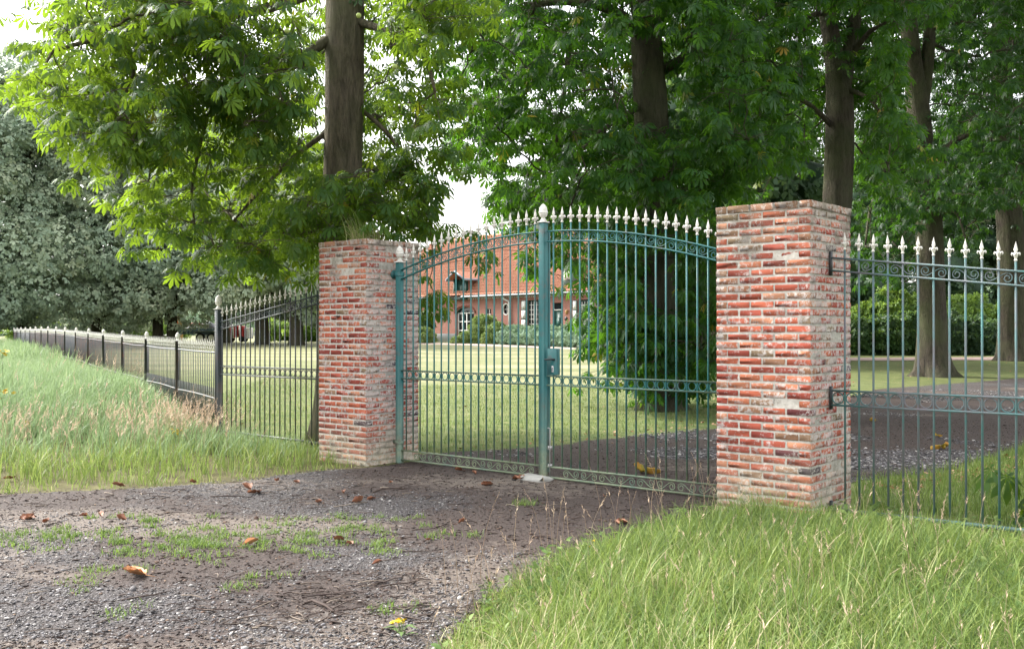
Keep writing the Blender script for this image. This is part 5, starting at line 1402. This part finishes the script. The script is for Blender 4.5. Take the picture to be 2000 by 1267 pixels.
# ------------------------------------------------------------------ grass
def blades(name, P, H, wid, mat, R, bend=0.5, rnd=None, seg=4, lean=None, zoff=-0.02):
    """curved tapering blades of grass rooted at P (x, y)"""
    n = len(P); z0 = T(P[:, 0], P[:, 1]) + zoff
    az = R.random(n) * 2 * math.pi
    d = np.stack([np.cos(az), np.sin(az)], -1)
    if lean is not None: d = d + np.array(lean); d /= np.maximum(np.linalg.norm(d, axis=1, keepdims=True), .2)
    bn = bend * R.uniform(0.3, 1.5, n)
    fa = az + math.pi / 2 + R.normal(0, .5, n); wv = np.stack([np.cos(fa), np.sin(fa)], -1) * (wid * R.uniform(.6, 1.3, n))[:, None]
    rows = []
    for s in range(seg + 1):
        t = s / seg
        ang = bn * t * 1.25
        # arc: integrate direction
        h = H * (np.sin(np.minimum(ang, 2.6)) / np.maximum(bn * 1.25, 1e-3)) ; o = H * (1 - np.cos(np.minimum(ang, 2.6))) / np.maximum(bn * 1.25, 1e-3)
        c = np.stack([P[:, 0] + d[:, 0] * o, P[:, 1] + d[:, 1] * o, z0 + h], -1)
        if s < seg:
            k = (1 - t ** 1.6) * (0.75 + 0.5 * min(1, t * 3) * (1 - t))
            w3 = np.concatenate([wv * k, np.zeros((n, 1))], 1) * 0.5
            rows += [c - w3, c + w3]
        else: rows.append(c)
    V_ = np.stack(rows, 1); m = V_.shape[1]
    tf = [(2 * s, 2 * s + 1, 2 * s + 3, 2 * s + 2) for s in range(seg - 1)] + [(2 * seg - 2, 2 * seg - 1, 2 * seg)]
    flat = np.concatenate([np.array(f) for f in tf]); tot = np.array([len(f) for f in tf])
    FF = (flat[None] + (np.arange(n) * m)[:, None]).ravel(); TT = np.tile(tot, n)
    r = R.random(n) if rnd is None else rnd
    return raw_mesh(name, V_.reshape(-1, 3), FF, TT, mat, np.repeat(r, m))

def tufts(poly, n, per, R, sp=0.05):
    c = sample_poly(poly, n, R); own = np.repeat(np.arange(n), per)
    return c[own] + R.normal(0, sp, (n * per, 2)), own
def tone(P, R, own=None, sd=0.16, base=0.38, amp=0.5, seed=0):
    r = base + amp * (fbm(P[:, 0] * 1.1, P[:, 1] * 1.1, 60 + seed, 3) - 0.5) + R.normal(0, sd, len(P))
    return np.clip(r, 0, 1)
R = np.random.default_rng(31)
def near_fence(P):
    s = (P[:, 0] - CR[0]) * Vv[0] + (P[:, 1] - CR[1]) * Vv[1]
    return 0.42 + 0.58 * ss((0.25 - s) / 0.7)
fr = lambda t, s: tuple(gp(t, s))
# right verge, from the camera to the pillar and along the teal panel
VR = [(-0.62, 3.6), (-0.36, 4.69), (-0.12, 5.77), (0.35, 6.78), (0.97, 7.57), (1.6, 8.15), (1.75, 8.38), (2.38, 7.86), tuple(CR + Vv * .55), tuple(CR + Vv * .55 - U * 3.2), (5.2, 5.0), (4.2, 3.6)]
P, own = tufts(VR, 6200, 8, R, 0.045)
sd = sdist(P, np.array(VR)); keep = sd < 0.05; P = P[keep]
# thin out towards the ragged drive edge
dd = -sdist(P, DRIVE); 
edge = sdist(P, DRIVE); P = P[(edge > 0.02) | (R.random(len(P)) < 0.35)]
hgt = 0.235 * (0.55 + 0.9 * fbm(P[:, 0] * 1.3, P[:, 1] * 1.3, 71, 3)) * R.uniform(0.6, 1.6, len(P)) * (0.45 + 0.55 * ss((sdist(P, DRIVE) + 0.05) / 0.6))
hgt = np.maximum(hgt, 0.04) * 1.25
tag(link('verge_grass', blades('verge_grass', P, hgt * near_fence(P), 0.0068, M['grass'], R, 1.5, tone(P, R, sd=.22, base=.40, amp=.9), seg=5)), kind='stuff')
P, own = tufts(VR, 3400, 5, R, 0.04); e = sdist(P, DRIVE); P = P[(e > .04) & (sdist(P, np.array(VR)) < .05)]
tag(link('broad_grass', blades('broad_grass', P, R.uniform(.2, .44, len(P)) * near_fence(P) * (.45 + .55 * ss(sdist(P, DRIVE) / .5)), 0.0105, M['grass'], R, 1.9, tone(P, R, sd=.2, base=.48, amp=.8, seed=2), seg=6)), kind='stuff')
# clover, plantain and dock leaves low among the grass
P = sample_poly(VR, 900, R); P = P[sdist(P, DRIVE) > .05]; own = np.repeat(np.arange(len(P)), 5); n = len(own); az = np.tile(np.arange(5), len(P)) * 1.2566 + R.normal(0, .3, n)
PW_ = np.column_stack([P[own], T(P[own][:, 0], P[own][:, 1]) + R.uniform(.04, .16, n)])
Mx = frames(np.column_stack([np.cos(az), np.sin(az), R.uniform(.1, .7, n)]), np.column_stack([R.normal(0, .25, (n, 2)), np.ones(n)])) * R.uniform(.035, .085, n)[:, None, None]
WL = (np.array([(0, 0, 0), (.35, -.2, .03), (.35, .2, .03), (.4, 0, 0), (.75, -.17, 0), (.75, .17, 0), (1, 0, -.12)]), [(0, 1, 3), (0, 3, 2), (1, 4, 3), (3, 4, 6), (3, 6, 5), (2, 3, 5)])
tag(link('broadleaf_weeds', inst_mesh('broadleaf_weeds', WL[0], WL[1], Mx, PW_, M['weed'], R.random(n))), kind='stuff')
# taller flowering stalks standing above it
P, own = tufts(VR, 420, 1, R, 0.02)
k = R.random(len(P)) < 0.8; P = P[k]
def seed_heads(name, P, H, R, mat, spread=0.012, nsp=9, rad=0.0012, lean=None, head=0.25):
    """thin stalks with loose feathery seed heads"""
    mb_V, mb_F, mb_T, rr = [], [], [], []
    z0 = T(P[:, 0], P[:, 1]); off = 0
    for i in range(len(P)):
        az = R.random() * 6.28; d = np.array((math.cos(az), math.sin(az))) * 1.0
        if lean is not None: d = d + np.array(lean)
        b = R.uniform(0.08, 0.38); pts = []
        for s in range(6):
            t = s / 5; pts.append(np.array((P[i, 0] + d[0] * H[i] * b * t * t, P[i, 1] + d[1] * H[i] * b * t * t, z0[i] + H[i] * (t - 0.22 * b * t ** 3))))
        rv = R.random(); vs = []
        for s, p_ in enumerate(pts):
            r = rad * (1.2 - 0.7 * s / 5)
            for q_ in range(3):
                a = q_ * 2.094; vs.append(p_ + r * np.array((math.cos(a), math.sin(a), 0)))
        fs = [(s * 3 + q_, s * 3 + (q_ + 1) % 3, s * 3 + 3 + (q_ + 1) % 3, s * 3 + 3 + q_) for s in range(5) for q_ in range(3)]
        tipd = pts[-1] - pts[-2]; tipd /= np.linalg.norm(tipd)
        for j in range(nsp):
            t = 1 - head * j / nsp; f = t * 5; a = min(int(f), 4); p_ = pts[a] + (pts[a + 1] - pts[a]) * (f - a)
            q_ = R.normal(0, 1, 3); q_ -= tipd * q_.dot(tipd); q_ /= np.linalg.norm(q_)
            L = spread * (0.5 + j / nsp) * R.uniform(.6, 1.3); e = p_ + tipd * L * 1.6 + q_ * L; sdv = np.cross(tipd, q_) * L * 0.22; mid = (p_ + e) / 2
            b0 = len(vs); vs += [p_, mid + sdv, e, mid - sdv]; fs.append((b0, b0 + 1, b0 + 2, b0 + 3))
        mb_V += vs
        for f in fs: mb_F += [off + q_ for q_ in f]; mb_T.append(len(f))
        rr += [rv] * len(vs); off += len(vs)
    return raw_mesh(name, np.array(mb_V), mb_F, mb_T, mat, np.array(rr))
tag(link('flowering_grass', seed_heads('flowering_grass', P, R.uniform(.22, .5, len(P)), R, M['straw'], 0.012)), kind='stuff')
# stalks by the pillar foot and under the gate
P = np.concatenate([sample_poly([(1.0, 7.5), (1.72, 8.3), (1.95, 8.8), (1.7, 9.0), (0.6, 7.6)], 22, R), sample_poly([(-.2, 5.2), (.5, 6.6), (.2, 7.0), (-.5, 5.6)], 14, R)])
tag(link('tall_stalks', seed_heads('tall_stalks', P, R.uniform(.3, .62, len(P)), R, M['straw'], 0.011, 7, 0.0016)), kind='stuff')
# strip of lower grass between the teal panel and the drive
VI = [tuple(CR + Vv * .5 - U * .05), tuple(CR + Vv * .9), (3.45, 10.0), (4.93, 11.0), (6.85, 13.2), (12, 14.5), (9, 6)]
P, own = tufts(VI, 5200, 7, R, 0.05)
P = P[(sdist(P, DRIVE) > 0.0)]
tag(link('inner_grass', blades('inner_grass', P, R.uniform(.06, .24, len(P)), 0.008, M['grass'], R, 0.9, tone(P, R, base=.34, seed=3), seg=4)), kind='stuff')
# pale dead leaves and straw where the drive meets that strip
# left verge: lower green grass at the front, tall blue green grass on the bank
VL = [(-14, 9.0), (-9, 9.15), (-4.84, 9.42), (-3.4, 9.78), (-2.6, 10.4), (-2.0, 11.05), (-1.75, 11.35), (-2.28, 11.8), (-2.1, 12.3), (-4.15, 14.1), (-5.55, 16.45), (-9.9, 24.1), (-14, 31), (-22, 31), (-22, 12)]
P, own = tufts(VL, 13500, 8, R, 0.07)
k = (sdist(P, np.array(VL)) < 0.06); P = P[k]
P = P[(P[:, 0] / P[:, 1] > -0.85) & (P[:, 1] < 30)]
front = ss((P[:, 1] - 10.9 - 0.25 * (P[:, 0] + 5)) / 2.0)          # 0 along the drive, 1 up on the bank
low = R.random(len(P)) > front
Pl = P[low]; e = sdist(Pl, DRIVE); Pl = Pl[(e > .03) | (R.random(len(Pl)) < .3)]
hl_ = (0.12 + 0.2 * ss(sdist(Pl, DRIVE) / 1.0)) * R.uniform(.6, 1.35, len(Pl))
tag(link('verge_grass', blades('verge_grass_by_drive', Pl, hl_, 0.0095, M['grass'], R, .95, tone(Pl, R, base=.42, sd=.2, seed=5), seg=4)), kind='stuff')
Pt = P[~low]
ht_ = (0.26 + 0.3 * fbm(Pt[:, 0] * .7, Pt[:, 1] * .7, 81, 3)) * R.uniform(.65, 1.25, len(Pt)) * (0.55 + 0.45 * ss((sdist(Pt, np.array(VL)) * -1) / 0.5))
tag(link('tall_grass', blades('tall_grass', Pt, ht_, 0.013, M['tall_grass'], R, 1.15, tone(Pt, R, base=.42, seed=7), seg=4, lean=(0.25, -0.1))), kind='stuff')
# far end of the bank, coarser
VF = [(-14, 30.5), (-9.9, 23.8), (-26, 52), (-40, 52), (-22, 30.5)]
P, own = tufts(VF, 3000, 6, R, 0.2)
tag(link('tall_grass', blades('tall_grass_far', P, R.uniform(.35, .8, len(P)), 0.03, M['tall_grass'], R, .8, tone(P, R, base=.45), seg=3)), kind='stuff')
# pinkish seed grass in drifts
drift = [W(330, 850, 13.2), W(250, 862, 12.6), W(380, 835, 13.6), W(20, 850, 12.5), W(-30, 880, 12), W(300, 800, 15), W(210, 735, 20), W(160, 720, 24)]
Ps = np.concatenate([np.stack([R.normal(c[0], s_[0], n_), R.normal(c[1], s_[1], n_)], -1) for c, s_, n_ in zip(drift, [(.5, .7)] * 3 + [(.5, .8)] * 2 + [(.8, .9), (1.0, 1.5), (1.2, 2)], [150, 50, 150, 60, 40, 36, 30, 24])])
Ps = Ps[(sdist(Ps, DRIVE) > .25) & (sdist(Ps, np.array(VL)) < .0)]
tag(link('seed_grass', seed_heads('pink_seed_grass', Ps, R.uniform(.35, .7, len(Ps)), R, M['straw'], 0.022, 10, 0.0016, (.4, -.1), .4)), kind='stuff')
Ps = sample_poly(VL, 190, R); Ps = Ps[(Ps[:, 0] / Ps[:, 1] > -.6) & (sdist(Ps, DRIVE) > .2)]
tag(link('seed_grass', seed_heads('scattered_seed_grass', Ps, R.uniform(.3, .7, len(Ps)), R, M['straw'], 0.018, 8, 0.0016, (.3, -.1), .35)), kind='stuff')
# short lawn blades seen through the gate
LW = [(-1.2, 12.3), (-2.2, 12.5), (-4.2, 14.3), (-5.5, 17), (-6, 26), (9, 26), (5.3, 19), (3.0, 15.8), (1.8, 14.7), (0, 13.2)]
P = sample_poly(LW, 60000, R); P = P[sdist(P, DRIVE) > -0.1]
tag(link('lawn_grass', blades('lawn_grass', P, R.uniform(.03, .1, len(P)), 0.010, M['lawn_blade'], R, .8, tone(P, R, base=.42, sd=.28, amp=.9, seed=9), seg=2)), kind='stuff')
# tufts that have come up through the drive
patches = [(600, 1040, .55, .18, 300), (520, 1050, .4, .15, 200), (350, 1050, .5, .22, 260), (400, 1075, .5, .16, 160), (190, 1072, .3, .1, 70), (40, 1045, .35, .12, 120), (20, 1060, .3, .1, 60), (640, 1020, .25, .1, 80), (760, 1010, .25, .2, 60), (210, 1060, .15, .1, 40), (225, 1120, .16, .06, 60), (160, 1145, .16, .07, 50), (500, 1135, .2, .08, 50), (450, 1090, .3, .1, 60), (560, 1078, .25, .1, 60), (270, 1035, .4, .15, 110), (850, 1045, .12, .06, 30), (740, 1078, .12, .06, 24), (1030, 985, .06, .05, 18), (330, 1010, .3, .1, 50), (200, 1200, .15, .05, 25), (790, 1190, .05, .05, 16), (690, 1060, .3, .12, 60)]
Pw = []
for px, py, sx_, sy_, n_ in patches:
    d = F * 1.53 / (py - 645); c = Wz(px, d, 0); m_ = max(3, n_ // 12); cc = np.stack([R.normal(c[0], sx_, m_), R.normal(c[1], sy_ * 1.2, m_)], -1); Pw.append(np.repeat(cc, 46, 0) + R.normal(0, .045, (m_ * 46, 2)) * np.repeat(R.uniform(.5, 1.5, (m_, 1)), 46, 0))
Pw = np.concatenate(Pw)
tag(link('drive_weeds', blades('drive_weeds', Pw, R.uniform(.02, .075, len(Pw)), 0.0075, M['weed'], R, 1.2, tone(Pw, R, base=.5, seed=11), seg=3, zoff=0.015)), kind='stuff')

# ------------------------------------------------------------------ gravel, mould and twigs on the drive
def drive_z(x, y): return T(x, y) + 0.006 + relief(x, y)
OCT = (np.array([(1, 0, 0), (-1, 0, 0), (0, 1, 0), (0, -1, 0), (0, 0, .7), (0, 0, -.7), (.62, .62, .3), (-.62, .6, .35), (-.6, -.62, .25), (.6, -.6, .4)]),
       [(0, 6, 4), (6, 2, 4), (2, 7, 4), (7, 1, 4), (1, 8, 4), (8, 3, 4), (3, 9, 4), (9, 0, 4), (0, 2, 6), (2, 1, 7), (1, 3, 8), (3, 0, 9), (2, 0, 5), (1, 2, 5), (3, 1, 5), (0, 3, 5)])
def scatter(n, y0, y1, bias, R, gmin=None):
    out = np.zeros((0, 2))
    while len(out) < n:
        y = y0 + (y1 - y0) * R.random(n) ** bias; x = R.uniform(-.66, .58, n) * y; P = np.stack([x, y], -1)
        P = P[sdist(P, DRIVE) < -0.03]
        if gmin is not None:
            g_, s_ = drive_masks(P[:, 0], P[:, 1]); P = P[(g_ + R.normal(0, .06, len(P)) > gmin)]
        out = np.concatenate([out, P])
    return out[:n]
def stones(name, P, size, R, mat, flat=.6, rnd=None):
    n = len(P); q_ = R.normal(0, 1, (n, 3)); Mx = frames(np.concatenate([q_[:, :2], R.normal(0, .15, (n, 1))], 1), np.concatenate([R.normal(0, .3, (n, 2)), np.ones((n, 1))], 1))
    s = size * np.exp(R.normal(0, .38, n)); sc3 = np.stack([np.ones(n), R.uniform(.6, 1, n), np.full(n, flat) * R.uniform(.7, 1.2, n)], -1)
    Mx = Mx * (s[:, None] * sc3)[:, None, :]
    P3 = np.column_stack([P, drive_z(P[:, 0], P[:, 1]) + s * 0.18])
    return inst_mesh(name, OCT[0], OCT[1], Mx, P3, mat, R.random(n) if rnd is None else rnd)
P = scatter(22000, 4.4, 11, 1.3, R, .5)
tag(link('gravel', stones('gravel', P, 0.0066, R, M['pebble'])), kind='stuff')
P = scatter(9000, 11, 24, 1.2, R, .5)
tag(link('gravel', stones('gravel_beyond_gate', P, 0.013, R, M['pebble'])), kind='stuff')
P = scatter(30000, 4.4, 17, 1.2, R)
g_, s_ = drive_masks(P[:, 0], P[:, 1]); P = P[(g_ + R.normal(0, .08, len(P)) < .56)]
tag(link('leaf_mould', stones('leaf_mould', P, 0.008, R, M['mulch'], .28)), kind='stuff')
# twigs
P = np.concatenate([scatter(800, 4.4, 11.5, 1.2, R), np.stack([R.normal(-.8, .5, 260), R.normal(5.6, .35, 260)], -1), np.stack([R.normal(-3, 1.8, 120), R.normal(9.2, .35, 120)], -1)])
P = P[sdist(P, DRIVE) < -.02]
mb = MB()
for x, y in P:
    L = float(np.exp(R.normal(-2.5, .55))); a = R.normal(-.1, .8); z = float(drive_z(x, y)) + .006; b = R.normal(0, .25)
    pts = [(x + L * t * math.cos(a) - b * L * t * t * math.sin(a), y + L * t * math.sin(a) + b * L * t * t * math.cos(a), z + .006 * math.sin(3 * t) + R.normal(0, .003)) for t in (0, .33, .66, 1)]
    r = R.uniform(.0015, .0042) * (1 + L); mb.tube(pts, [r, r * .95, r * .8, r * .5], 4, r=R.random())
tag(mb.build('twig_litter', M['twig']), kind='stuff')
# a few long bare sticks, each of them a thing
for (pa, pb, r, lab) in (((730, 963), (812, 951), .009, 'long crooked bare stick lying near the gate on the dark drive'), ((595, 1178), (690, 1202), .008, 'dark bare stick lying across the mould at the bottom of the drive')):
    a = Wz(pa[0], F * 1.53 / (pa[1] - 645), 0); b = Wz(pb[0], F * 1.53 / (pb[1] - 645), 0); mb = MB(); c0 = a.copy()
    pts = []
    for i in range(8):
        t = i / 7; p_ = a + (b - a) * t + np.array((0, 1, 0)) * .05 * math.sin(t * 7) * (1 if i % 2 else .4); pts.append((p_[0] - a[0], p_[1] - a[1], float(drive_z(p_[0], p_[1])) - float(drive_z(a[0], a[1])) + .008 + .012 * math.sin(t * 5)))
    mb.tube(pts, list(np.linspace(r, r * .5, 8)), 6); p2 = np.array(pts[4]); mb.tube([p2, p2 + np.array((.07, .08, .02)), p2 + np.array((.12, .16, .015))], [r * .6, r * .4, r * .25], 5)
    o = mb.build('fallen_stick', M['twig'], None, True, (a[0], a[1], float(drive_z(a[0], a[1])))); tag(o, lab, 'stick', 'long sticks on the drive')

# ------------------------------------------------------------------ dead leaves
def leaf_obj_mesh(seed, L, curl, palm=1):
    R_ = np.random.default_rng(seed); mb = MB()
    for k in range(palm):
        a0 = (k - (palm - 1) / 2) * .55 + R_.normal(0, .1); LL = L * R_.uniform(.75, 1.1); n = 7; vs = []
        for i in range(n):
            t = i / (n - 1); w_ = LL * .24 * math.sin(math.pi * min(1, t * .93 + .04)) ** .8 * (0.7 + .6 * t)
            z = curl * LL * (.55 * (t - .45) ** 2) + R_.normal(0, .006); ct = curl * (1.0 + .5 * math.sin(t * 3))
            for s in (-1, -.5, 0, .5, 1):
                x = t * LL; y = s * w_; vs.append((x * math.cos(a0) - y * math.sin(a0), x * math.sin(a0) + y * math.cos(a0), z + ct * w_ * (s * s) * .9 + R_.normal(0, .0022) + .004))
        fs = [(i * 5 + j, i * 5 + j + 1, i * 5 + j + 6, i * 5 + j + 5) for i in range(n - 1) for j in range(4)]
        mb.add(vs, fs)
    mb.tube([(-L * .35, .01, .012), (-L * .1, 0, .008), (0, 0, .006)], .0018, 4)
    return mb
DL = []
for sd_ in range(7):
    DL.append(leaf_obj_mesh(300 + sd_, .17, [.9, 1.3, .6, 1.1, .8, 1.5, .7][sd_], [1, 2, 3, 1, 2, 1, 3][sd_]).mesh('dry_leaf_blade', M['dry_leaf'], True))
spots = [(475, 1068, 0, 1.0), (285, 1128, 2, 1.25), (245, 953, 4, .9), (490, 958, 1, 1.0), (505, 962, 4, .9), (690, 986, 5, .9), (735, 975, 3, .7), (545, 940, 3, .8), (384, 945, 1, .7), (40, 1015, 2, .9), (50, 1020, 4, .8), (85, 1024, 1, .7), (200, 1012, 3, .7), (247, 1020, 5, .7), (672, 1058, 1, .7), (676, 1063, 3, .6), (895, 1025, 3, .6), (727, 1107, 0, .55), (630, 982, 5, .5), (940, 950, 4, .8), (903, 922, 1, .8), (960, 948, 2, .7), (1015, 940, 4, .8), (1000, 938, 1, .6), (1180, 970, 3, .6), (930, 928, 3, .6), (670, 963, 5, .6), (760, 945, 3, .5), (585, 905 + 40, 1, .6), (155, 1009, 3, .6), (1225, 1024, 4, .7), (1210, 1026, 3, .6), (830, 1058, 3, .4), (360, 1095, 3, .4), (30, 935, 4, .8)]
rr_ = random.Random(9)
for i, (px, py, k, s) in enumerate(spots):
    d = F * 1.53 / (py - 645); x, y = Wz(px, d, 0)[:2]
    o = link('dry_leaf', DL[k], None, (x, y, float(drive_z(np.array([x]), np.array([y]))[0]) + .006), (rr_.uniform(-.25, .25), rr_.uniform(-.25, .25), rr_.uniform(0, 6.28)), (s * .82, s * .82, s * .75))
    tag(o, 'curled rust brown dead chestnut leaf lying on the drive', 'dead leaf', 'dead brown leaves on the drive')
o_ = [o for o in bpy.data.objects if o.name.startswith('dry_leaf')]
for nm_, lb_ in ((0, 'palest tan dead leaf lying flat among the green tufts of the drive'), (1, 'pale tan many fingered dead leaf on sandy ground near the bottom left')):
    o_[nm_]['label'] = lb_; del o_[nm_]['group']
pale = plain('tan_dead_leaf', (.52, .26, .12), .6); 
for q_ in (0, 1): o_[q_].data = o_[q_].data.copy(); o_[q_].data.materials[0] = pale
# yellow leaf behind the gate bars and a few beyond
YL = leaf_obj_mesh(411, .17, 1.1, 4).mesh('yellow_leaf_blade', M['yellow_leaf'], True)
for px, py, s, lab in ((1258, 925, 1.15, 'large curled yellow and orange leaf lying just behind the gate bars'), (1838, 877, .9, 'orange yellow leaf on the gravel behind the weathered panel'), (1710, 826, .7, 'small yellow leaf on the far gravel behind the weathered panel'), (1830, 856, .5, 'tiny rust orange leaf on the gravel behind the weathered panel')):
    d = F * 1.53 / (py - 645); x, y = Wz(px, d, 0)[:2]; o = link('fallen_leaf', YL, None, (x, y, float(drive_z(np.array([x]), np.array([y]))[0]) + .02), (.35, .2, rr_.uniform(0, 6)), (s, s, s * 1.2)); tag(o, lab, 'fallen leaf')
# small dead leaves in the lawn and along its edge
P = np.concatenate([sample_poly([(-1, 12.6), (0, 13), (1.8, 14.5), (3.2, 15.7), (5.5, 19), (4.5, 19), (2.4, 16), (1, 14.6), (-1, 13.1)], 110, R), sample_poly(LW, 90, R), sample_poly([(6.5, 20.5), (9, 26), (16, 31.5), (24, 37), (24, 45), (10, 40)], 160, R), sample_poly([(3.5, 9.9), (5, 11), (6.9, 13), (6.9, 12.2), (5.2, 10.5), (3.7, 9.5)], 420, R)])
n = len(P); Mx = frames(np.column_stack([R.normal(0, 1, (n, 2)), R.normal(0, .2, n)]), np.column_stack([R.normal(0, .4, (n, 2)), np.ones(n)])) * R.uniform(.03, .075, n)[:, None, None]
g = NG('leaf_litter'); g.base(g.ramp(g.attr('rnd'), [(0, (.2, .07, .035)), (.5, (.33, .17, .1)), (1, (.48, .33, .22))])); g.rough(.8, .2)
tag(link('leaf_litter', inst_mesh('leaf_litter', CARD[0], [CARD[1][0]], Mx, np.column_stack([P, T(P[:, 0], P[:, 1]) + .035]), g.m, R.random(n))), kind='stuff')

# ------------------------------------------------------------------ yellow ragwort and the tuft on the pillar
def ragwort(px, py, d, H, n, lab, s=1.0):
    x, y = Wz(px, d, 0)[:2]; z0 = float(T(x, y)); root = empty('ragwort', (x, y, z0), 0, lab, 'flower'); R_ = np.random.default_rng(int(px + py))
    zt = EYE + (645 - py) / F * d - z0; tips = [(R_.normal(0, .03 * s), R_.normal(0, .03 * s), zt + R_.normal(0, .018 * s)) for _ in range(n)]
    mb = MB(); mb.tube([(.02, 0, -.03), (.015, .01, zt * .5), (0, 0, zt - .08)], [.004, .0035, .003], 5)
    for t_ in tips: mb.tube([(0, 0, zt - .08), tuple((np.array(t_) + (0, 0, zt - .08)) / 2 + np.array((0, 0, -.01))), t_], .0018, 4)
    for k in range(7):
        zz = zt * (.2 + .1 * k); a = k * 2.4; mb.add([(0, 0, zz), (.05 * math.cos(a) - .012 * math.sin(a), .05 * math.sin(a) + .012 * math.cos(a), zz + .02), (.1 * math.cos(a), .1 * math.sin(a), zz + .01), (.05 * math.cos(a) + .012 * math.sin(a), .05 * math.sin(a) - .012 * math.cos(a), zz + .02)], [(0, 1, 2, 3)])
    mb.build('stem', M['stem'], root)
    for t_ in tips:
        mb = MB(); r = .016 * s
        for k in range(11):
            a = k * 2 * math.pi / 11; b = a + .22; mb.add([(0, 0, 0), (r * math.cos(a - .2), r * math.sin(a - .2), .004), (r * 1.25 * math.cos(a), r * 1.25 * math.sin(a), .002), (r * math.cos(a + .2), r * math.sin(a + .2), .004)], [(0, 1, 2, 3)])
        mb.lathe([(.3 * r, -.006), (.45 * r, 0), (.35 * r, .006), (.02, .0075)] if False else [(.25 * r, -.008), (.45 * r, 0), (.4 * r, .004), (.1 * r, .007)], 8); mb.build('flower_head', M['yellow_flower'], root, False, t_, (R_.normal(-.2, .4), R_.normal(0, .4), 0))
ragwort(785, 1213, 5.0, .2, 6, 'lone yellow ragwort flower growing on the bare drive near the picture bottom', .9)
ragwort(345, 842, 13.0, .5, 9, 'yellow ragwort flower head standing in the grass before the low railing', 1.5)
ragwort(50, 832, 13.5, .5, 7, 'yellow ragwort flowers in the middle of the tall grass bank', 1.5)
ragwort(4, 768, 14.5, .7, 9, 'yellow ragwort cut off by the left picture edge, lower of two', 1.9)
ragwort(4, 690, 16, .8, 9, 'yellow ragwort cut off by the left picture edge, upper of two', 1.9)
ragwort(1152, 1063, 6.6, .3, 2, 'tiny yellow flower at the tip of the right hand verge', .7)
# dry grass tuft on the left pillar
c = CL + U * .5 + Vv * .35
R_ = np.random.default_rng(12); n = 170
P = np.stack([R_.normal(0, .055, n) * np.where(R_.random(n) < .2, 2.2, 1), R_.normal(0, .05, n)], -1)
oldT = T; T = lambda x, y: np.full(np.shape(np.asarray(x)), 0.0)
me = blades('dry_tuft_blades', P, R_.uniform(.12, .52, n) , 0.0055, M['grass'], R_, 1.6, np.clip(R_.normal(.72, .2, n), 0, 1), seg=4, lean=(-.75, .2))
T = oldT
o = link('grass_tuft', me, None, (c[0], c[1], 2.545)); tag(o, 'tuft of dry yellow grass growing on top of the brick pillar', 'grass tuft')
c2 = CL + U * .22 + Vv * .3; n = 16; P = np.stack([R_.normal(0, .07, n), R_.normal(0, .06, n)], -1)
T = lambda x, y: np.full(np.shape(np.asarray(x)), 0.0)
me = blades('thin_stalks', P, R_.uniform(.12, .3, n), 0.004, M['straw'], R_, .35, None, seg=4); T = oldT
o = link('grass_tuft', me, None, (c2[0], c2[1], 2.545)); tag(o, 'few thin upright dry stalks on the pillar top beside the dense tuft', 'grass tuft')
